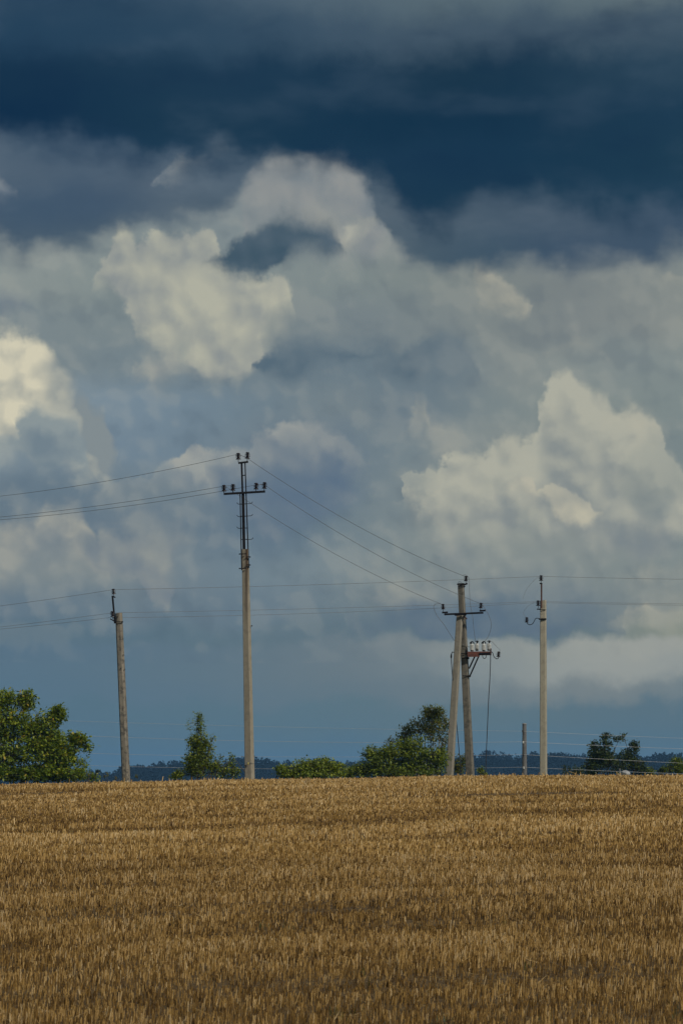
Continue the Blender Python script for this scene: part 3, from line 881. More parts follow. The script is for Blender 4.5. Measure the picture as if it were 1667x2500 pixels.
# ================================================================== far wood
FOREST_TOP = [(-400,1900),(150,1896),(230,1890),(300,1879),(400,1871),(520,1863),(640,1858),(760,1862),(900,1857),(1100,1851),(1200,1846),(1300,1841),(1400,1843),(1500,1846),(1667,1848),(2100,1846)]
r = np.random.default_rng(5)
cs, tn = [], []
for k in range(1500):
    px = r.uniform(-380, 2050)
    d = r.uniform(1380, 1560)
    back = (d - 1380) / 180.0
    top_px = np.interp(px, [a for a, b_ in FOREST_TOP], [b_ for a, b_ in FOREST_TOP])
    top_px += 16 * value_noise(np.array([px / 45.0]), np.array([3.0]), 2)[0] - 6 + r.normal(0, 2.5) + (1 - back) * 12 - 9
    q = P(px, top_px, d)
    zb = zground(q.x, d)
    H = max(q.z - zb, 3.0)
    conifer = r.random() < 0.3
    n = 70
    u = r.random(n) ** 0.75                        # height fraction measured from the tip
    if conifer:
        rad = (0.25 + 0.20 * H * u) * r.uniform(0.5, 1.0, n)
    else:
        rad = 0.34 * H * 0.6 * np.sqrt(np.clip(1 - (1 - 1.7 * np.minimum(u, 0.58)) ** 2, 0.02, 1)) * r.uniform(0.4, 1.0, n)
    a = r.uniform(0, 2 * math.pi, n)
    zc = q.z - u * min(H, 9.0)
    c = np.stack([q.x + rad * np.cos(a), q.y + rad * np.sin(a), zc], -1)
    s = (0.45 if conifer else 0.75) * r.uniform(0.6, 1.4, n)[:, None]
    d1 = r.normal(0, 1, (n, 3)); d1 /= np.linalg.norm(d1, axis=1)[:, None]
    d2 = r.normal(0, 1, (n, 3)); d2 -= d1 * (d1 * d2).sum(1)[:, None]; d2 /= np.linalg.norm(d2, axis=1)[:, None]
    cs.append(np.stack([c - d1 * s, c - d2 * s * 0.7, c + d1 * s, c + d2 * s * 0.7], 1).reshape(-1, 3))
    tn.append(np.repeat(np.clip(r.random() * 0.6 + r.random(n) * 0.4, 0, 1), 4))
# the dense heart of the wood below the crowns
xs = np.linspace(-400, 2070, 260)
wall_rows = []
for f in (0.0, 1.0):
    for j, pxx in enumerate(xs):
        tp = np.interp(pxx, [a for a, b_ in FOREST_TOP], [b_ for a, b_ in FOREST_TOP]) + 16 * value_noise(np.array([pxx / 45.0]), np.array([3.0]), 2)[0] + 1
        q = P(pxx, tp, 1480)
        wall_rows.append((q.x, 1480 + 8 * math.sin(j * 0.7), q.z if f else zground(q.x, 1480) - 0.5))
co = np.concatenate(cs + [np.array(wall_rows)])
nq = sum(len(c) for c in cs)
fq = np.arange(nq).reshape(-1, 4)
nw = len(xs)
fw = np.array([[nq + i, nq + i + 1, nq + nw + i + 1, nq + nw + i] for i in range(nw - 1)])
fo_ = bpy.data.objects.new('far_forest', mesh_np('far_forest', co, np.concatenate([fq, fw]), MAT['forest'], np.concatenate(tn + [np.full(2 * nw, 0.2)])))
COL.objects.link(fo_)
tag(fo_, 'dark blue distant forest along the horizon behind the field', 'forest', kind='stuff')

# ================================================================== poles
def post(axis_px, d, widths_px, ratio=0.8, yaw=0.0, chamfer=0.16, foot=0.5, slant=0.0, n_round=0):
    """tapered post along a picture line at distance d, carried on into the ground"""
    (x0, y0), (x1, y1) = axis_px                       # top, bottom
    top, bot = P(x0, y0, d), P(x1, y1, d)
    wt, wb = px2m(widths_px[0], d), px2m(widths_px[1], d)
    t = (bot - top).normalized()
    zb = zground(bot.x, d) - foot
    k = (bot.z - zb) / max(-t.z, 0.1)
    bot2 = bot + t * k
    L0, L1 = (bot - top).length, (bot2 - top).length
    wb2 = wt + (wb - wt) * L1 / L0
    mb = MB()
    rings = []
    nseg = 14
    for i in range(nseg + 1):
        f = i / nseg
        c = top.lerp(bot2, f)
        w = (wt + (wb2 - wt) * f) / 2
        h = w * ratio
        if n_round:
            prof = [(w * math.cos(2 * math.pi * q / n_round), w * math.sin(2 * math.pi * q / n_round)) for q in range(n_round)]
        else:
            cc = min(w, h) * chamfer
            prof = [(w - cc, -h), (w, -h + cc), (w, h - cc), (w - cc, h), (-w + cc, h), (-w, h - cc), (-w, -h + cc), (-w + cc, -h)]
        ring = []
        for (a_, b_) in prof:
            xx = a_ * math.cos(yaw) - b_ * math.sin(yaw)
            yy = a_ * math.sin(yaw) + b_ * math.cos(yaw)
            zz = (slant * a_ / w * w if i == 0 else 0.0)
            ring.append(c + Vector((xx, yy, zz)))
        rings.append(ring[::-1])
    return mb.loft(rings), top, bot, bot2

INS_PROF = [(r_ * 1.22, z_) for r_, z_ in [(0.018, 0.0), (0.074, 0.0), (0.070, 0.018), (0.034, 0.056), (0.030, 0.072), (0.082, 0.078), (0.080, 0.088), (0.030, 0.106), (0.028, 0.124), (0.080, 0.128), (0.078, 0.138), (0.030, 0.156), (0.028, 0.172), (0.064, 0.178), (0.064, 0.190), (0.046, 0.205), (0.040, 0.222), (0.0, 0.226)]]
_mb = MB().lathe((0, 0, 0), INS_PROF, 14)
INS_MESH = _mb.build('insulator', MAT['glaze'], smooth=False).data
bpy.data.objects.remove(bpy.data.objects['insulator'])
_mb = MB().tube([(0, 0, -0.10), (0, 0, 0.05)], 0.011, 8)
PIN_MESH = _mb.build('pin', MAT['steel']).data
bpy.data.objects.remove(bpy.data.objects['pin'])
def insulator(root, loc, scale=1.0, tilt=0.0, pin=True):
    """brown ribbed insulator standing on its pin; loc is the foot of the porcelain"""
    o = bpy.data.objects.new('insulator', INS_MESH)
    COL.objects.link(o)
    o.parent = root
    o.location = Vector(loc) - root.location
    o.rotation_euler = (0, tilt, 0)
    o.scale = (scale,) * 3
    if pin:
        p_ = bpy.data.objects.new('pin', PIN_MESH)
        COL.objects.link(p_)
        p_.parent = o
    return o

def hook(root, pts, r, name='hook_bracket', mat='steel'):
    dense = []
    V = [Vector(p) for p in pts]
    for i in range(len(V) - 1):                          # catmull-rom
        p0, p1, p2, p3 = V[max(i - 1, 0)], V[i], V[i + 1], V[min(i + 2, len(V) - 1)]
        for s in range(6):
            u = s / 6
            dense.append(0.5 * ((2 * p1) + (p2 - p0) * u + (2 * p0 - 5 * p1 + 4 * p2 - p3) * u * u + (3 * p1 - p0 - 3 * p2 + p3) * u ** 3))
    dense.append(V[-1])
    return MB().tube(dense, r, 7).build(name, MAT[mat], root, smooth=True)

def band(root, x0, x1, y0, y1, d, h_px, depth, name='clamp', mat='steel'):
    """a steel strap round a post, from x0 to x1 in the picture"""
    a, b_ = P(x0, y0, d), P(x1, y1, d)
    return MB().bar(a, b_, depth, px2m(h_px, d), (0, 1, 0), 0.1).build(name, MAT[mat], root)

# ---- tall pole
D1 = 99.0
mb, top, bot, foot = post([(599, 1341), (610, 1902)], D1, (14.4, 20.2), 0.85, R(-24), 0.22)
MAT['concrete_tall'] = concrete('tall pole concrete', (0.33, 0.295, 0.22), (0.245, 0.215, 0.155), (0.16, 0.14, 0.105, 1), 0.4,
                                streak=(P(603, 1420, D1).x - foot.x, 0.075, top.z - foot.z - 0.3, top.z - foot.z - 2.9))
tall = empty('power_pole', foot, 'tallest concrete power pole carrying a steel lattice head and crossarm', 'power pole')
mb.build('concrete_post', MAT['concrete_tall'], tall)
f1 = D1 - 0.17
def PB(px, py, dd=0.0, d=D1): return P(px, py, d + dd)
c = MB()
c.bar(PB(590, 1129), PB(592.3, 1206), px2m(4.6, D1), 0.06, (1, 0, 0), 0.1)
c.bar(PB(593.4, 1206), PB(597.2, 1400), px2m(6.8, D1), 0.10, (1, 0, 0), 0.08)
c.build('steel_upright', MAT['steel'], tall)
MB().bar(PB(598.3, 1129), PB(607.6, 1386), px2m(2.8, D1), 0.05, (1, 0, 0), 0.1).build('steel_upright', MAT['steel'], tall)
MB().bar(PB(586.4, 1206), PB(590.2, 1392), px2m(2.4, D1), 0.05, (1, 0, 0), 0.1).build('steel_upright', MAT['steel'], tall)
MB().bar(PB(582, 1130.5, -0.07), PB(606.2, 1127.6, -0.07), 0.07, px2m(4.4, D1), (0, 1, 0), 0.1).build('top_crossarm', MAT['steel'], tall)
MB().bar(PB(546.5, 1206, -0.08), PB(647.5, 1200, -0.08), 0.08, px2m(5.0, D1), (0, 1, 0), 0.08).build('crossarm', MAT['steel'], tall)
MB().bar(PB(592, 1161), PB(600, 1160), 0.03, px2m(2.2, D1), (0, 1, 0)).build('rung', MAT['steel'], tall)
for y in (1230.5, 1260.5, 1289.5, 1317):
    MB().bar(PB(588, y), PB(603, y - 0.5), 0.025, px2m(1.7, D1), (0, 1, 0)).build('rung', MAT['steel'], tall)
for y in (1230, 1260.5, 1289):
    hook(tall, [PB(590, y + 1), PB(584, y + 1), PB(580.5, y - 0.2), PB(578.6, y - 3)], px2m(0.75, D1), 'step_hook')
for y, dx in ((1229, 0), (1259, .6), (1316.5, 1.4)):
    hook(tall, [PB(601, y + 1), PB(611 + dx, y + .3), PB(614.5 + dx, y - .8), PB(616.8 + dx, y - 4)], px2m(0.75, D1), 'step_hook')
for x0, x1, y in ((585, 601.5, 1352.6), (585, 602, 1388), (600.5, 610.5, 1359.8), (601.5, 610.5, 1379.3)):
    c = MB()
    c.bar(PB(x0, y, -0.17), PB(x1, y - 0.6, -0.17), 0.03, px2m(2.0, D1), (0, 1, 0))
    c.bar(PB(x0 if x0 < 590 else x1, y, -0.2), PB(x0 if x0 < 590 else x1, y, 0.1), px2m(3, D1), px2m(3.2, D1), (1, 0, 0))
    c.build('clamp', MAT['steel'], tall)
for x, y, tl in ((582, 1121.5, -.03), (604, 1119.5, .04)):
    insulator(tall, PB(x, y, -0.07), 1.0, tl)
for x, y, tl in ((547, 1199.5, 0), (568.6, 1197.5, .05), (625.2, 1194.5, .02), (645.3, 1192.8, .07)):
    insulator(tall, PB(x, y, -0.08), 1.0, tl)
for y in (1528,):
    MB().tube([PB(613, y, -.05), PB(616.5, y, -.05)], 0.02, 8).build('bolt', MAT['steel'], tall)
MB().bar(PB(599.5, 1862, -0.16), PB(621, 1864, -0.16), 0.012, px2m(1.0, D1), (0, 1, 0)).build('tie_wire', MAT['wire'], tall)
MB().lathe(PB(606, 1866.5, -0.19), [(0.02, 0), (0.035, 0.01), (0.022, 0.035), (0.035, 0.06), (0.02, 0.075)], 10).build('small_insulator', plain('yellowed porcelain', (0.42, 0.36, 0.10), (0.5, 0.42, 0.16), 20, 0.3), tall)

# ---- braced A-shaped pole with the switch
D2 = 114.0
mb, top, bot, foot = post([(1124.5, 1424), (1147.5, 1895)], D2, (13.6, 17.8), 0.85, R(-22), 0.20)
afr = empty('braced_power_pole', foot, 'A-shaped concrete power pole with strut, crossarm and red switch platform', 'power pole')
mb.build('concrete_post', MAT['concrete_rear'], afr)
mb, t2, b2_, f2 = post([(1122, 1500), (1096.8, 1895)], D2 - 0.34, (13.9, 16.4), 0.85, R(-22), 0.20)
tag(mb.build('concrete_strut', MAT['concrete_strut'], afr), 'paler leaning concrete strut')
PA = lambda px, py, dd=0.0: P(px, py, D2 + dd)
MB().bar(PA(1084, 1500, -0.62), PA(1179, 1496, -0.62), 0.09, px2m(4.4, D2), (0, 1, 0), 0.08).build('crossarm', MAT['steel'], afr)
for x0, x1, y in ((1078.6, 1092.6, 1495.2), (1170, 1184.5, 1490.8)):
    MB().bar(PA(x0, y + .4, -0.62), PA(x1, y - .4, -0.62), 0.11, px2m(3.8, D2), (0, 1, 0), 0.1).build('end_plate', MAT['steel'], afr)
c = MB()
c.bar(PA(1110.5, 1501.5, -0.56), PA(1137.5, 1499.5, -0.56), 0.03, px2m(4.0, D2), (0, 1, 0))
c.bar(PA(1110.5, 1501.5, -0.2), PA(1111, 1501.5, -0.56), 0.05, px2m(3.4, D2), (1, 0, 0))
c.bar(PA(1137, 1499.5, 0.1), PA(1137, 1499.5, -0.56), 0.05, px2m(3.4, D2), (1, 0, 0))
c.bar(PA(1130, 1504, -0.3), PA(1139.5, 1511, -0.3), 0.04, px2m(3.2, D2), (0, 1, 0))
c.build('strut_clamp', MAT['rust'], afr)
c = MB()
c.bar(PA(1115, 1426.5, -0.16), PA(1133, 1425, -0.16), 0.03, px2m(3.2, D2), (0, 1, 0))
c.bar(PA(1117, 1432, -0.15), PA(1132.5, 1431.6, -0.15), 0.02, px2m(1.4, D2), (0, 1, 0))
c.bar(PA(1131.5, 1428, -0.05), PA(1140.3, 1424.6, -0.05), 0.07, px2m(4.0, D2), (0, 1, 0))
c.bar(PA(1132, 1433, -0.05), PA(1135, 1431, -0.05), 0.05, px2m(2.6, D2), (0, 1, 0))
c.build('top_bracket', MAT['steel'], afr)
hook(afr, [PA(1119.5, 1427, -.16), PA(1119, 1421.5, -.16), PA(1120.8, 1420, -.16), PA(1127, 1422, -.16)], 0.008, 'wire_loop')
insulator(afr, PA(1136.7, 1418.8, -0.05), 0.95, 0.05)
insulator(afr, PA(1081.3, 1487.5, -0.62), 0.95, -0.04)
insulator(afr, PA(1172.6, 1484.7, -0.62), 0.95, 0.10)
# switch platform: two red channel rails, cross members, six-shed porcelain posts with contacts
for dd in (-0.42, 0.42):
    c = MB()
    c.bar(PA(1140.5, 1595.5, dd), PA(1197.5, 1594.8, dd), 0.02, px2m(9.0, D2), (0, 1, 0), 0.05)
    c.bar(PA(1140.5, 1591.6, dd + 0.04), PA(1197.5, 1590.9, dd + 0.04), 0.07, px2m(1.4, D2), (0, 1, 0), 0.05)
    c.bar(PA(1140.5, 1599.6, dd + 0.04), PA(1197.5, 1598.9, dd + 0.04), 0.07, px2m(1.4, D2), (0, 1, 0), 0.05)
    c.build('platform_rail', MAT['red'], afr)
for x in (1146, 1163, 1180, 1196.5):
    MB().bar(PA(x, 1594, -0.42), PA(x, 1594, 0.42), 0.05, px2m(5, D2), (1, 0, 0), 0.08).build('platform_crossbar', MAT['red'], afr)
MB().bar(PA(1142, 1601, -0.40), PA(1170, 1600.8, -0.40), 0.05, px2m(5.5, D2), (0, 1, 0), 0.1).build('drive_box', MAT['red'], afr)
MB().bar(PA(1170, 1596, -0.46), PA(1196, 1595, -0.46), 0.05, px2m(4.6, D2), (0, 1, 0), 0.1).build('shaft_cover', MAT['steel'], afr)
MB().bar(PA(1197.4, 1600, -0.44), PA(1197.4, 1583, -0.44), 0.05, 0.03, (1, 0, 0)).build('end_post', MAT['rust'], afr)
SHED = [(0.060, 0.0), (0.070, 0.004), (0.070, 0.016), (0.044, 0.020)]
for i in range(5):
    z0 = 0.024 + i * 0.044
    SHED += [(0.052, z0), (0.094, z0 + 0.003), (0.098, z0 + 0.014), (0.090, z0 + 0.024), (0.054, z0 + 0.034)]
SHED += [(0.050, 0.246), (0.062, 0.250), (0.062, 0.264), (0.0, 0.266)]
_o = MB().lathe((0, 0, 0), SHED, 16).build('post_insulator', MAT['porcelain'])
SHED_MESH = _o.data
bpy.data.objects.remove(_o)
for (x, y, dd, big) in ((1151.6, 1588.3, -0.30, 1), (1163.6, 1587.2, 0.10, 0), (1180.2, 1588.0, -0.30, 1), (1192.8, 1586.8, 0.10, 0)):
    s_ = bpy.data.objects.new('post_insulator', SHED_MESH)
    COL.objects.link(s_)
    s_.parent = afr
    s_.location = PA(x, y, dd) - afr.location
    b0 = PA(x, y, dd) + Vector((0, 0, 0.26))
    c = MB()
    if big:
        c.tube([b0 + Vector((-0.075, 0, 0.005)), b0 + Vector((-0.07, 0, 0.05)), b0 + Vector((-0.02, 0, 0.095)), b0 + Vector((0.04, 0, 0.09)), b0 + Vector((0.075, 0, 0.04)), b0 + Vector((0.07, 0, 0.0))], 0.022, 7)
        c.bar(b0 + Vector((-0.02, 0, 0.0)), b0 + Vector((-0.02, 0, 0.07)), 0.05, 0.04, (1, 0, 0))
    else:
        c.bar(b0 + Vector((0.01, 0, -0.005)), b0 + Vector((0.01, 0, 0.10)), 0.055, 0.045, (1, 0, 0))
        c.tube([b0 + Vector((-0.03, 0, 0.10)), b0 + Vector((0.045, 0, 0.105)), b0 + Vector((0.055, 0, 0.05))], 0.016, 7)
        c.tube([b0 + Vector((-0.08, 0, 0.085)), b0 + Vector((0.0, 0, 0.085))], 0.011, 6)
    c.build('contact_cap', MAT['steel'], s_, origin=s_.location + afr.location)
    MB().lathe((x * 0, 0, 0), [(0.058, -0.03), (0.062, -0.01), (0.05, 0.004)], 12).build('base_flange', MAT['steel'], s_, origin=(0, 0, 0))
for (a, b_) in (((1158.2, 1603), (1144.6, 1632)), ((1167.5, 1603), (1146.6, 1650))):
    MB().bar(PA(*a, -0.36), PA(*b_, -0.16), 0.05, px2m(3.6, D2), (0, 1, 0), 0.08).build('brace', MAT['steel'], afr)
for x0, x1, y, hp in ((1125, 1143, 1595.4, 2.0), (1126, 1145, 1606.4, 2.2), (1128.4, 1148.6, 1650, 2.2)):
    c = MB()
    c.bar(PA(x0, y, -0.17), PA(x1, y + .3, -0.17), 0.02, px2m(hp, D2), (0, 1, 0))
    c.bar(PA(x1 - 2, y, -0.2), PA(x1 - 2, y + 1, 0.15), 0.06, px2m(hp + 2.4, D2), (1, 0, 0))
    c.build('clamp', MAT['steel'], afr)
hook(afr, [PA(1198, 1591, -.4), PA(1202, 1594, -.4), PA(1205, 1603, -.4), PA(1212, 1608.6, -.4), PA(1216, 1606, -.4), PA(1216.5, 1602, -.4)], px2m(0.9, D2))
insulator(afr, PA(1215.6, 1603.6, -.4), 0.95, 0.12, False)
hook(afr, [PA(1177, 1600, -.44), PA(1178.5, 1605.5, -.44), PA(1182, 1608, -.44), PA(1185.5, 1605, -.44), PA(1186, 1600, -.44)], px2m(0.8, D2))
c = MB()
c.tube([PA(1108, 1593, -.5), PA(1103.5, 1591.6, -.5), PA(1101.6, 1596, -.5)], px2m(1.1, D2), 7)
c.tube([PA(1101.6, 1596, -.5), PA(1101, 1602, -.5), PA(1101, 1606.5, -.5)], [px2m(1.2, D2), px2m(2.1, D2), px2m(1.8, D2)], 8)
c.build('cable_termination', MAT['steel'], afr)

# ---- left and right poles of the line behind
D3 = 118.0
mb, top, bot, foot = post([(290.6, 1497), (308.6, 1908)], D3, (15.6, 18.2), 0.95, R(-14), 0.45, slant=0.10)
lft = empty('power_pole', foot, 'leaning stained concrete power pole with thin steel rod, left of the tallest', 'power pole')
mb.build('concrete_post', MAT['concrete_left'], lft)
PL = lambda px, py, dd=0.0: P(px, py, D3 + dd)
MB().bar(PL(275.2, 1454.5, -.1), PL(281.2, 1522, -.1), px2m(4.4, D3), 0.06, (1, 0, 0), 0.1).build('steel_rod', MAT['steel'], lft)
MB().bar(PL(273.4, 1455.5, -.1), PL(282.4, 1458.6, -.1), 0.07, px2m(3.0, D3), (0, 1, 0)).build('rod_bracket', MAT['steel'], lft)
insulator(lft, PL(278.4, 1450.6, -.1), 1.0, -0.12)
insulator(lft, PL(275.4, 1505.8, -.16), 1.05, -0.06)
MB().bar(PL(269.8, 1511, -.16), PL(281, 1517, -.16), 0.06, px2m(2.6, D3), (0, 1, 0)).build('side_bracket', MAT['steel'], lft)
c = MB()
c.bar(PL(281, 1518.4, -.2), PL(301, 1517.8, -.2), 0.025, px2m(1.9, D3), (0, 1, 0))
c.bar(PL(300.2, 1517.8, -.2), PL(300.2, 1517.8, .15), 0.04, px2m(2.4, D3), (1, 0, 0))
c.bar(PL(281, 1518.6, -.2), PL(281, 1518.6, .15), 0.05, px2m(5, D3), (1, 0, 0))
c.build('clamp', MAT['steel'], lft)
for x, y in ((287.8, 1506), (302.5, 1599), (295.6, 1632), (305.4, 1634)):
    MB().tube([PL(x, y, -.13), PL(x, y, -.17)], 0.022, 8).build('bolt', MAT['steel'], lft)

D4 = 125.0
mb, top, bot, foot = post([(1325.2, 1466), (1326, 1894)], D4, (13.6, 16.0), 0.9, R(-16), 0.2, slant=0.12)
rgt = empty('power_pole', foot, 'pale upright concrete power pole with curved hook insulator, right of the braced pole', 'power pole')
mb.build('concrete_post', MAT['concrete_pale'], rgt)
PR = lambda px, py, dd=0.0: P(px, py, D4 + dd)
MB().bar(PR(1321, 1424, -.12), PR(1320.8, 1485, -.17), px2m(3.8, D4), 0.06, (1, 0, 0), 0.1).build('steel_rod', MAT['rust'], rgt)
MB().bar(PR(1316.5, 1424.6, -.12), PR(1323, 1424.6, -.12), 0.08, px2m(3.0, D4), (0, 1, 0)).build('rod_bracket', MAT['steel'], rgt)
insulator(rgt, PR(1320, 1417.6, -.12), 1.05, 0.0)
insulator(rgt, PR(1312.8, 1479, -.12), 1.05, 0.0)
MB().bar(PR(1309.8, 1487, -.12), PR(1317.5, 1487.6, -.12), 0.08, px2m(2.6, D4), (0, 1, 0)).build('side_bracket', MAT['steel'], rgt)
band(rgt, 1316.5, 1331.6, 1488.4, 1488.6, D4 - 0.16, 1.5, 0.02)
band(rgt, 1314.2, 1332.6, 1511.4, 1511.4, D4 - 0.16, 3.6, 0.04)
hook(rgt, [PR(1315, 1509.6, -.16), PR(1307, 1510, -.16), PR(1303, 1517, -.16), PR(1299, 1523, -.16), PR(1292.3, 1525.2, -.16), PR(1286.5, 1522, -.16), PR(1284.8, 1517, -.16)], px2m(0.85, D4))
insulator(rgt, PR(1284.8, 1519.4, -.16), 1.0, 0.04, False)

# ---- short wooden post of the low line
D5 = 134.0
mb, top, bot, foot = post([(1279.3, 1767), (1279.6, 1894)], D5, (9.8, 12.2), 1.0, 0, n_round=12)
sh = empty('wooden_post', foot, 'short round grey wooden post beside the pale upright pole', 'post')
mb.build('post_shaft', MAT['wood_grey'], sh)
MB().lathe(top + Vector((0, 0, -0.015)), [(0.0, 0.0), (0.108, 0.0), (0.112, 0.03), (0.0, 0.05)], 14).build('post_cap', MAT['zinc'], sh)
for (x, y, m_) in ((1275.2, 1785.2, 'glaze'), (1276.6, 1812.5, 'porcelain'), (1275.6, 1844, 'glaze'), (1277.6, 1874.5, 'porcelain')):
    q = P(x, y, D5 - 0.12)
    MB().lathe(q, [(0.015, -0.05), (0.035, -0.04), (0.038, -0.01), (0.02, 0.0), (0.036, 0.012), (0.034, 0.045), (0.015, 0.055)], 10).build('small_insulator', MAT[m_], sh)

# ================================================================== wires
def wire(name, label, cat, runs, r=0.0068, mat='wire', group=None, n=24):
    """each run is (start, end, sag in metres); runs follow on from each other"""
    pts = []
    for (a, b_, sag) in runs:
        for i in range(n + 1):
            if pts and i == 0:
                continue
            u = i / n
            p = a.lerp(b_, u)
            p.z -= sag * 4 * u * (1 - u)
            pts.append(p)
    o = MB().tube(pts, r, 6).build(name, MAT[mat], None, True, origin=pts[0])
    return tag(o, label, cat, group)

def spline(name, label, cat, pts, r, mat='wire'):
    V = [Vector(p) for p in pts]
    dense = []
    for i in range(len(V) - 1):
        p0, p1, p2, p3 = V[max(i - 1, 0)], V[i], V[i + 1], V[min(i + 2, len(V) - 1)]
        for s in range(8):
            u = s / 8
            dense.append(0.5 * ((2 * p1) + (p2 - p0) * u + (2 * p0 - 5 * p1 + 4 * p2 - p3) * u * u + (3 * p1 - p0 - 3 * p2 + p3) * u ** 3))
    dense.append(V[-1])
    o = MB().tube(dense, r, 6).build(name, MAT[mat], None, True, origin=V[0])
    return tag(o, label, cat)

W1 = D1 - 0.08
# incoming line from the left to the tall pole
wire('power_line', 'highest power line coming in from the left edge to the tallest pole', 'power line',
     [(P(-420, 1236, D1 + 14), P(582, 1108.5, W1), 0.45)])
wire('power_line', 'upper of the two close lines reaching the outer left crossarm insulator', 'power line',
     [(P(-420, 1286, D1 + 14), P(546, 1187, W1), 0.30), (P(546, 1187, W1), P(568.6, 1185, W1), 0.0)])
wire('power_line', 'lower of the two close lines, passing on to the inner right crossarm insulator', 'power line',
     [(P(-420, 1282, D1 + 16), P(625.2, 1183.8, W1 + .1), 0.42), (P(625.2, 1183.8, W1 + .1), P(645.3, 1181.5, W1 + .1), 0.0)])
# spans to the braced pole
W2 = D2 - 0.6
wire('power_line', 'uppermost slanting line from the tallest pole down to the top of the braced pole', 'power line',
     [(P(582, 1108, W1), P(604, 1119, W1 + .2), 0.0), (P(604, 1119, W1 + .2), P(1136.7, 1408, D2 - .05), 0.30)], 0.0078)
wire('power_line', 'middle slanting line from the tallest pole to the right end of the braced crossarm', 'power line',
     [(P(625, 1182.6, W1), P(646, 1184, W1), 0.0), (P(646, 1184, W1), P(1172.6, 1473.6, W2), 0.30)], 0.0078)
wire('power_line', 'lowest slanting line from the tallest pole to the left end of the braced crossarm', 'power line',
     [(P(550, 1186.6, W1 + .25), P(1081.3, 1476.4, W2), 0.30)], 0.0078)
# the line behind, left pole to right pole
wire('power_line', 'top wire of the rear line running from the leaning pole to the pale upright pole', 'power line',
     [(P(-420, 1523, D3 + 3), P(277.6, 1439.5, D3 - .1), 0.12), (P(277.6, 1439.5, D3 - .1), P(1320, 1407, D4 - .12), 0.06), (P(1320, 1407, D4 - .12), P(2100, 1416, D4 + 6), 0.06)])
wire('power_line', 'second wire of the rear line, tied below the rod of the leaning pole', 'power line',
     [(P(-420, 1570, D3 + 3), P(275.2, 1496, D3 - .16), 0.1), (P(275.2, 1496, D3 - .16), P(1312.8, 1468.5, D4 - .1), 0.05), (P(1312.8, 1468.5, D4 - .1), P(2100, 1475, D4 + 6), 0.05)], 0.0060)
wire('power_line', 'lowest wire of the rear line, just beneath the second wire', 'power line',
     [(P(-420, 1566, D3 + 3), P(268, 1508, D3 - .1), 0.1), (P(268, 1508, D3 - .1), P(1310, 1471, D4 + .1), 0.12), (P(1310, 1471, D4 + .1), P(2100, 1480, D4 + 6), 0.05)], 0.0060)
# low line with the short post
LOW = [('highest pale wire of the low line meeting the short wooden post', [(-300, 1741), (1274.5, 1785), (1990, 1812)], 0.13, 0.0046),
       ('second pale wire of the low line meeting the short wooden post', [(-300, 1768), (1276, 1811), (1990, 1838)], 0.32, 0.0060),
       ('third pale wire of the low line, crossing the dark bush at right', [(-300, 1815), (1275, 1842), (1990, 1876)], 0.33, 0.0054),
       ('lowest pale wire of the low line, just above the field edge', [(-300, 1848), (1277.5, 1873), (1990, 1898)], 0.28, 0.0054)]
for lab, pts, sag, r_ in LOW:
    q = [P(pts[0][0], pts[0][1], D5 + 5), P(pts[1][0], pts[1][1], D5 - .14), P(pts[2][0], pts[2][1], D5 + 3)]
    wire('low_wire', lab, 'wire', [(q[0], q[1], sag), (q[1], q[2], 0.05)], r_, 'wire_pale')

# jumpers and cables at the braced pole
spline('jumper_wire', 'looping jumper wire hanging left of the braced crossarm', 'wire',
       [PA(1081.3, 1475.6, -.62), PA(1068, 1473.2, -.62), PA(1059.5, 1477.5, -.62), PA(1059, 1486, -.6), PA(1066, 1502, -.55), PA(1084, 1526, -.5), PA(1100, 1551, -.4), PA(1112, 1566, -.1), PA(1146, 1580, -.2)], 0.0075)
spline('jumper_wire', 'curved jumper wire bowing right from the crossarm end to the white insulators', 'wire',
       [PA(1173, 1473, -.62), PA(1183, 1486, -.6), PA(1193, 1503, -.55), PA(1198.5, 1524, -.5), PA(1196, 1541, -.4), PA(1190, 1556, -.35), PA(1182, 1566, -.3)], 0.0075)
spline('jumper_wire', 'nearly straight jumper wire dropping from the top insulator of the braced pole', 'wire',
       [PA(1130, 1406, -.05), PA(1134, 1403, -.05), PA(1141, 1407, -.05), PA(1145, 1414, -.05), PA(1145.3, 1435, -.1), PA(1147.5, 1475, -.1), PA(1153, 1505, -.1), PA(1156, 1535, -.1), PA(1160, 1565, 0)], 0.0070)
spline('jumper_wire', 'short jumper wire from the white insulators to the right hook insulator', 'wire',
       [PA(1193.5, 1566, .1), PA(1200, 1566.5, -.1), PA(1207, 1574, -.3), PA(1215, 1582, -.4), PA(1219.5, 1588, -.4), PA(1217, 1593, -.4)], 0.0070)
zg2 = lambda px, dd: P(px, 1900, D2 + dd)
def ground_pt(px, d):
    q = P(px, 1895, d)
    return Vector((q.x, d, zground(q.x, d) - 0.05))
spline('drop_cable', 'black cable hanging from the red platform down to the ground', 'cable',
       [PA(1196.8, 1596, -.46), PA(1196.6, 1620, -.46), PA(1195, 1660, -.46), PA(1192, 1710, -.44), PA(1189, 1780, -.44), PA(1186, 1850, -.42), ground_pt(1184.3, D2 - .42)], px2m(0.95, D2), 'cable')
spline('drop_cable', 'black cable running down behind the leaning strut to the ground', 'cable',
       [PA(1101, 1605, -.5), PA(1101.8, 1622, -.5), PA(1104.5, 1655, -.45), PA(1107, 1690, -.1), PA(1112, 1745, .0), PA(1119, 1820, .0), ground_pt(1126.5, D2)], px2m(1.0, D2), 'cable')
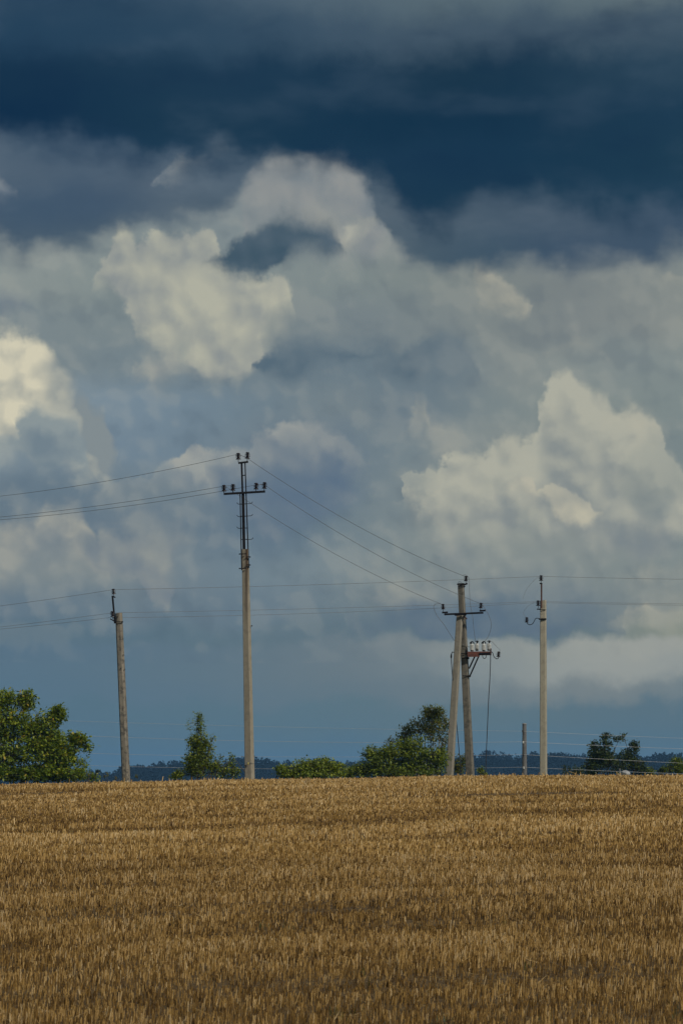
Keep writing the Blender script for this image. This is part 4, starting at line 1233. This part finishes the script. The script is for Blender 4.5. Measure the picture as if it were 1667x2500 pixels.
# thin leads at the right pole
spline('jumper_wire', 'faint thin lead from the rear line to the hook insulator of the pale pole', 'wire',
       [P(1310, 1470.5, D4 - .1), P(1297, 1474, D4 - .14), P(1284, 1484, D4 - .16), P(1277, 1497, D4 - .16), P(1284, 1506.5, D4 - .16)], 0.005)
spline('jumper_wire', 'faint thin lead slanting up from the hook insulator to the top wire', 'wire',
       [P(1275, 1462, D4 - .14), P(1284, 1440, D4 - .14), P(1300, 1420, D4 - .13), P(1314, 1408, D4 - .12)], 0.004)

# ================================================================== plants
def plant(name, label, cat, d, foot_px, lobes, leaf, n_leaf, mat, bark='bark', n_stem=6, seed=0, group=None, droop=0.2, tone_bias=0.0, clump=16, spread=0.16, stem_r=0.035, depth=0.8, foot_span=0.5, up=0.0):
    """woody plant: stems from the foot fork towards targets spread through lobes (px, py, rx, ry, weight);
    leaves sit in clumps round the twig ends"""
    r = np.random.default_rng(seed)
    n_leaf = int(n_leaf * 1.7)
    fx, fd = foot_px, d
    q = P(fx, 1895, d)
    z0 = zground(q.x, d)
    root = empty(name, (q.x, d, z0), label, cat, group)
    k = d / FPX
    L = [(P(a, b_, d), rx * k, ry * k, w) for a, b_, rx, ry, w in lobes]
    W = np.array([l[3] for l in L]); W = W / W.sum()
    n_cl = max(4, int(n_leaf / clump))
    ends = []
    for i in range(n_cl):
        c, rx, rz, _ = L[r.choice(len(L), p=W)]
        v = r.normal(0, 1, 3); v /= np.linalg.norm(v)
        s = r.random() ** 0.40
        e = Vector((c.x + v[0] * rx * s, c.y + v[1] * rx * depth * s, c.z + v[2] * rz * s))
        e.z = max(e.z, zground(e.x, e.y) + 0.06)
        ends.append(e)
    # stems and limbs
    tr = MB()
    stems = []
    for i in range(n_stem):
        c, rx, rz, _ = L[i % len(L)] if i < len(L) else L[r.choice(len(L), p=W)]
        b0 = Vector((q.x + r.normal(0, foot_span * 0.5), d + r.normal(0, 0.15), 0)); b0.z = zground(b0.x, b0.y) - 0.05
        tip = Vector((c.x + r.normal(0, rx * 0.3), c.y + r.normal(0, rx * 0.3), c.z + rz * r.uniform(0.2, 0.8)))
        mid = b0.lerp(tip, 0.5) + Vector((r.normal(0, 0.08), r.normal(0, 0.08), 0.12 * (tip.z - b0.z)))
        pts = []
        for s in range(9):
            u = s / 8
            pts.append(b0 * (1 - u) ** 2 + mid * 2 * u * (1 - u) + tip * u * u)
        stems.append(pts)
        hh = max(0.3, (tip - b0).length)
        tr.tube(pts, [stem_r * (0.35 + 0.15 * hh) * (1 - 0.85 * s / 8) + 0.003 for s in range(9)], 6)
    allp = [(p, i) for st in stems for i, p in enumerate(st) if i >= 2]
    for e in ends:
        best = min(allp, key=lambda a: (a[0] - e).length + (0.6 if a[0].z > e.z else 0.0))
        p = best[0]
        if (p - e).length < 0.02:
            continue
        mid = p.lerp(e, 0.5) + Vector((r.normal(0, 0.04), r.normal(0, 0.04), 0.06))
        tr.tube([p, mid, e], [0.007, 0.005, 0.002], 4)
    tr.build('trunk', MAT[bark], root)
    # leaves
    E = np.array([tuple(e) for e in ends])
    per = max(3, int(n_leaf / len(E)))
    c = np.repeat(E, per, 0)
    n = len(c)
    c = c + r.normal(0, 1, (n, 3)) * np.array([spread, spread, spread * 0.75])
    gz = zg(c[:, 0], c[:, 1]) + 0.03
    c[:, 2] = np.maximum(c[:, 2], gz)
    a = r.uniform(0, 2 * math.pi, n); el = r.normal(-droop + up, 0.55, n)
    ax = np.stack([np.cos(a) * np.cos(el), np.sin(a) * np.cos(el), np.sin(el)], -1)
    sd_ = np.stack([-np.sin(a), np.cos(a), r.normal(0, 0.45, n)], -1)
    sd_ /= np.linalg.norm(sd_, axis=1)[:, None]
    nrm = np.cross(ax, sd_)
    ln = leaf[0] * 1.35 * r.uniform(0.6, 1.3, n)[:, None]; wd = leaf[1] * 1.5 * r.uniform(0.7, 1.25, n)[:, None]
    p0, p1 = c - ax * ln * 0.5, c + ax * ln * 0.5
    m_ = c - ax * ln * 0.05
    l_ = m_ + sd_ * wd * 0.5 + nrm * wd * 0.14
    r_ = m_ - sd_ * wd * 0.5 + nrm * wd * 0.14
    co = np.stack([p0, l_, p1, r_], 1).reshape(-1, 3)
    i4 = np.arange(n)[:, None] * 4
    f = np.concatenate([i4 + np.array([[0, 2, 1]]), i4 + np.array([[0, 3, 2]])], 0)
    ct = np.repeat(r.normal(0, 0.14, len(E)), per)
    tone = np.clip(0.42 + tone_bias + ct + r.normal(0, 0.17, n), 0, 1)
    co -= np.array(root.location)
    o = bpy.data.objects.new('crown', mesh_np('crown', co, f, MAT[mat], np.repeat(tone, 4)))
    COL.objects.link(o)
    o.parent = root
    return root

SHR = 'shrubs and saplings along the field edge'
plant('large_bush', 'large olive green bush at the left edge, taller than all other plants', 'bush', 113, 40,
      [(-60,1790,90,95,3),(15,1766,70,50,2.2),(66,1712,19,26,.9),(15,1705,40,20,.6),(105,1786,44,46,1.8),(142,1744,15,20,.7),(145,1828,50,42,1.6),(192,1806,18,22,.6),(80,1850,95,52,2.4),(160,1872,60,34,1.2),(-60,1870,90,40,1.8),(213,1824,8,10,.12),(20,1820,90,70,1.6),(60,1888,130,16,1.8),(150,1890,50,14,.7)],
      (0.115, 0.060), 16500, 'leaf_olive', n_stem=13, seed=1, group=SHR, clump=15, spread=0.105, foot_span=2.6, tone_bias=0.06)
plant('low_shrub', 'small sprawling olive shrub at the foot of the large left bush', 'shrub', 112, 205,
      [(200,1889,30,14,1),(228,1897,16,8,.5),(176,1890,20,16,.6)], (0.09, 0.045), 420, 'leaf_olive', n_stem=6, seed=2, group=SHR, clump=8, spread=0.08, foot_span=0.5)
plant('weed', 'single leafy weed stalk leaning right beside the large left bush', 'weed', 104, 226,
      [(238,1883,6,5,1),(232,1891,3,5,.5)], (0.09, 0.03), 26, 'weed', n_stem=2, seed=3, clump=5, spread=0.03, stem_r=0.012, foot_span=0.05)
plant('birch_sapling', 'slender green sapling with sparse pointed top, left of the tallest pole', 'sapling', 106, 482,
      [(483,1862,34,34,3.4),(485,1820,20,32,1.9),(487,1776,9,24,.55),(486,1752,3,10,.14),(470,1812,9,26,.35),(503,1812,8,26,.3),(522,1800,3,8,.06),(470,1868,22,28,1.2),(500,1838,22,38,1.4),(462,1772,4,10,.08),(500,1762,3,9,.08)],
      (0.060, 0.042), 3300, 'leaf_green', n_stem=9, seed=4, group=SHR, clump=9, spread=0.09, foot_span=0.45, stem_r=0.018, depth=0.9)
plant('low_shrub', 'low green shrub with two upright shoots, right of the slender sapling', 'shrub', 106, 545,
      [(545,1880,34,20,2),(524,1868,14,14,.6),(541,1852,5,9,.2),(567,1862,5,18,.4),(567,1848,3,6,.15),(572,1885,12,12,.5),(440,1893,16,8,.4)],
      (0.062, 0.042), 900, 'leaf_green', n_stem=9, seed=5, group=SHR, clump=9, spread=0.08, foot_span=0.8)
plant('low_shrub', 'tiny green shrub at the left foot of the slender sapling', 'shrub', 106, 437,
      [(437,1890,12,9,1),(424,1897,8,5,.4)], (0.06, 0.04), 170, 'leaf_green', n_stem=4, seed=6, group=SHR, clump=8, spread=0.06, foot_span=0.25)
plant('hedge_shrub', 'low yellow green shrub between the tallest pole and the bushy clump', 'shrub', 110, 760,
      [(700,1884,26,14,1),(685,1876,8,10,.3),(745,1876,34,20,1.8),(790,1872,34,22,1.8),(825,1880,20,16,.8),(765,1890,80,12,1.6)],
      (0.085, 0.05), 2700, 'leaf_yellow', n_stem=13, seed=7, group=SHR, clump=10, spread=0.09, foot_span=2.0)
plant('low_shrub', 'thin green shrub joining the low hedge to the bushy clump', 'shrub', 112, 868,
      [(865,1884,20,12,1),(848,1890,12,8,.5),(880,1876,12,14,.6)], (0.085, 0.045), 480, 'leaf_green', n_stem=6, seed=8, group=SHR, clump=9, spread=0.09, foot_span=0.5)
plant('bushy_shrub', 'dense green bushy clump left of the braced pole', 'bush', 112, 985,
      [(925,1864,38,32,2),(905,1840,16,16,.6),(940,1842,20,20,.8),(985,1850,44,44,3),(1010,1830,36,30,1.5),(1050,1862,36,34,2),(1075,1850,14,26,.7),(985,1884,95,14,1.8),(890,1880,20,16,.8)],
      (0.095, 0.048), 5200, 'leaf_green', n_stem=14, seed=9, group=SHR, clump=12, spread=0.12, foot_span=1.9, tone_bias=-0.05)
plant('rowan_shrub', 'tall thin shrub with browning leaves rising behind the bushy clump', 'bush', 117, 1045,
      [(1048,1745,20,18,1),(1065,1742,18,16,.8),(1025,1778,30,26,1.4),(1060,1780,34,30,1.4),(1085,1770,14,24,.6),(990,1790,20,20,.8),(985,1815,22,26,.8),(1050,1820,46,36,1.2),(1095,1800,10,34,.4),(953,1812,7,8,.2),(958,1832,14,14,.4),(1085,1835,18,26,.5)],
      (0.09, 0.046), 2700, 'leaf_brown', 'bark_pale', n_stem=13, seed=10, group=SHR, clump=10, spread=0.10, foot_span=1.0, stem_r=0.024)
plant('rowan_shrub', 'small browning shrub showing between the legs of the braced pole', 'shrub', 117, 1125,
      [(1122,1866,18,24,1.4),(1112,1880,12,12,.6),(1132,1850,6,10,.3)], (0.075, 0.04), 380, 'leaf_brown', n_stem=5, seed=11, group=SHR, clump=8, spread=0.08, foot_span=0.3)
plant('low_shrub', 'tiny green shrub at the foot of the hanging black cable', 'shrub', 112, 1172,
      [(1172,1882,8,9,1),(1184,1890,6,4,.3)], (0.075, 0.04), 130, 'leaf_green', n_stem=4, seed=12, group=SHR, clump=7, spread=0.05, foot_span=0.15)
plant('dark_bush', 'dark green bush with two uneven tops at the right, behind the low wires', 'bush', 148, 1480,
      [(1472,1842,30,30,2.2),(1478,1810,13,18,.7),(1478,1797,8,6,.2),(1508,1804,18,5,.3),(1520,1796,4,4,.1),(1448,1832,14,26,.8),(1450,1850,20,30,1.2),(1532,1846,20,20,1.1),(1545,1818,9,9,.25),(1552,1824,5,14,.2),(1490,1866,66,24,2.6),(1440,1880,22,14,.8),(1555,1870,20,20,.8),(1573,1882,14,10,.5)],
      (0.10, 0.062), 3600, 'leaf_dark', n_stem=13, seed=13, group=SHR, clump=10, spread=0.095, foot_span=2.2)
plant('low_shrub', 'small dark shrub at the left foot of the dark two-topped bush', 'shrub', 146, 1412,
      [(1412,1884,12,8,1),(1402,1880,5,8,.4)], (0.09, 0.055), 150, 'leaf_dark', n_stem=4, seed=14, group=SHR, clump=8, spread=0.08, foot_span=0.25)
plant('weed', 'dark upright weed standing between the pale pole and the dark bush', 'weed', 130, 1380,
      [(1376,1876,5,8,1),(1390,1880,3,9,.6),(1382,1888,12,4,.6)], (0.075, 0.04), 90, 'leaf_dark', n_stem=4, seed=15, clump=6, spread=0.05, stem_r=0.01, foot_span=0.2)
plant('edge_shrub', 'green shrub cut by the right edge of the picture', 'shrub', 138, 1645,
      [(1650,1868,20,18,1.6),(1668,1880,26,14,1),(1630,1880,14,10,.6),(1656,1856,6,8,.2),(1690,1875,26,18,1)], (0.085, 0.05), 950, 'leaf_green', n_stem=8, seed=16, group=SHR, clump=9, spread=0.11, foot_span=1.0, tone_bias=-.1)
plant('low_shrub', 'small pale green shrub between the dark bush and the right edge', 'shrub', 140, 1592,
      [(1590,1884,9,9,1)], (0.08, 0.05), 130, 'leaf_green', n_stem=4, seed=17, group=SHR, clump=7, spread=0.07, foot_span=0.2)
plant('low_shrub', 'small dark shrub beside the grey stone near the right edge', 'shrub', 138, 1612,
      [(1613,1882,8,8,1)], (0.08, 0.05), 110, 'leaf_dark', n_stem=3, seed=18, group=SHR, clump=7, spread=0.06, foot_span=0.15)
# dry weeds on the crest by the left pole
for i, (px, top_, lab) in enumerate([(256, 1891, 'dry weed stalk nearest the large bush, left of the leaning pole'), (263, 1886, 'taller dry weed stalk left of the leaning pole'),
                                     (282, 1896, 'dry weed stalk close to the left side of the leaning pole'), (333, 1893, 'dry weed stalk just right of the leaning pole')]):
    plant('dry_weed', lab, 'weed', 100, px, [(px, top_ + 4, 2.5, 5, 1)], (0.05, 0.02), 16, 'leaf_brown', n_stem=1, seed=30 + i, clump=4, spread=0.025, stem_r=0.01, foot_span=0.02)

# fringe of uncut grass and dry stems on the crest
sp_ = []
r = np.random.default_rng(8)
for i in range(330):
    px = r.uniform(-150, 1820)
    d = r.uniform(95, 99.5)
    q = P(px, 1895, d)
    sp_.append((q.x, d, r.uniform(0.25, 1.0) * (1.4 if r.random() < 0.15 else 0.8)))
for px in list(np.linspace(593, 628, 12)) + list(np.linspace(290, 330, 12)) + list(np.linspace(1080, 1165, 20)) + list(np.linspace(1312, 1342, 9)):
    q = P(px + r.normal(0, 3), 1895, 97.5)
    sp_.append((q.x, 97.5 + r.normal(0, 0.6), r.uniform(0.5, 1.2)))
fr = bpy.data.objects.new('crest_grass', tuft_mesh(sp_, 'crest_grass', MAT['straw'], 12, 0.09, 0.10, 0.0025, 12))
COL.objects.link(fr)
tag(fr, 'dry grass fringe along the crest of the field', 'grass', kind='stuff')

# ---- small fence stake and stone at the right
mb, top, bot, foot = post([(1511.3, 1876), (1511.6, 1893)], 131.0, (4.4, 4.8), 1.0, 0, n_round=9)
st_ = empty('fence_stake', foot, 'short grey fence stake at the foot of the dark bush', 'post')
mb.build('stake_shaft', MAT['wood_grey'], st_)
MB().lathe(P(1512, 1885.5, 130.93), [(0.012, -0.03), (0.026, -0.02), (0.014, 0.0), (0.026, 0.02), (0.012, 0.03)], 9).build('small_insulator', MAT['porcelain'], st_)
import bmesh
bm = bmesh.new()
bmesh.ops.create_icosphere(bm, subdivisions=3, radius=1.0)
rr = random.Random(4)
offs = [Vector((rr.uniform(-1, 1), rr.uniform(-1, 1), rr.uniform(-1, 1))).normalized() for _ in range(14)]
for v in bm.verts:                                     # flat facets knocked off a rounded boulder
    for o_ in offs:
        dd = v.co.dot(o_)
        if dd > 0.72:
            v.co -= o_ * (dd - 0.72) * 0.85
    v.co = Vector((v.co.x * 0.24, v.co.y * 0.2, v.co.z * 0.17))
me = bpy.data.meshes.new('field_stone'); bm.to_mesh(me); bm.free()
me.materials.append(MAT['stone'])
fs = bpy.data.objects.new('field_stone', me)
q = P(1527, 1889, 130.5)
fs.location = (q.x, q.y, max(q.z, zground(q.x, q.y) + 0.08))
COL.objects.link(fs)
tag(fs, 'pale grey stone lying beside the short fence stake', 'stone')

# ================================================================== haze
hz = MB()
x0, x1, y0, y1, z0, z1 = -4100, 4100, -700, 4600, float(GZ.min()) - 1.5, 24.0
hz.add([(x0, y0, z0), (x1, y0, z0), (x1, y1, z0), (x0, y1, z0), (x0, y0, z1), (x1, y0, z1), (x1, y1, z1), (x0, y1, z1)],
       [(3, 2, 1, 0), (4, 5, 6, 7), (0, 1, 5, 4), (1, 2, 6, 5), (2, 3, 7, 6), (3, 0, 4, 7)])
m = bpy.data.materials.new('haze')
m.use_nodes = True
t = m.node_tree
t.nodes.clear()
pv = t.nodes.new('ShaderNodeVolumePrincipled')
pv.inputs['Color'].default_value = (0.26, 0.58, 1.0, 1)
pv.inputs['Density'].default_value = 0.00018
mo = t.nodes.new('ShaderNodeOutputMaterial')
t.links.new(pv.outputs[0], mo.inputs['Volume'])
ho = hz.build('haze', m)
tag(ho, 'thin blue haze filling the air out to the forest', 'haze', kind='stuff')
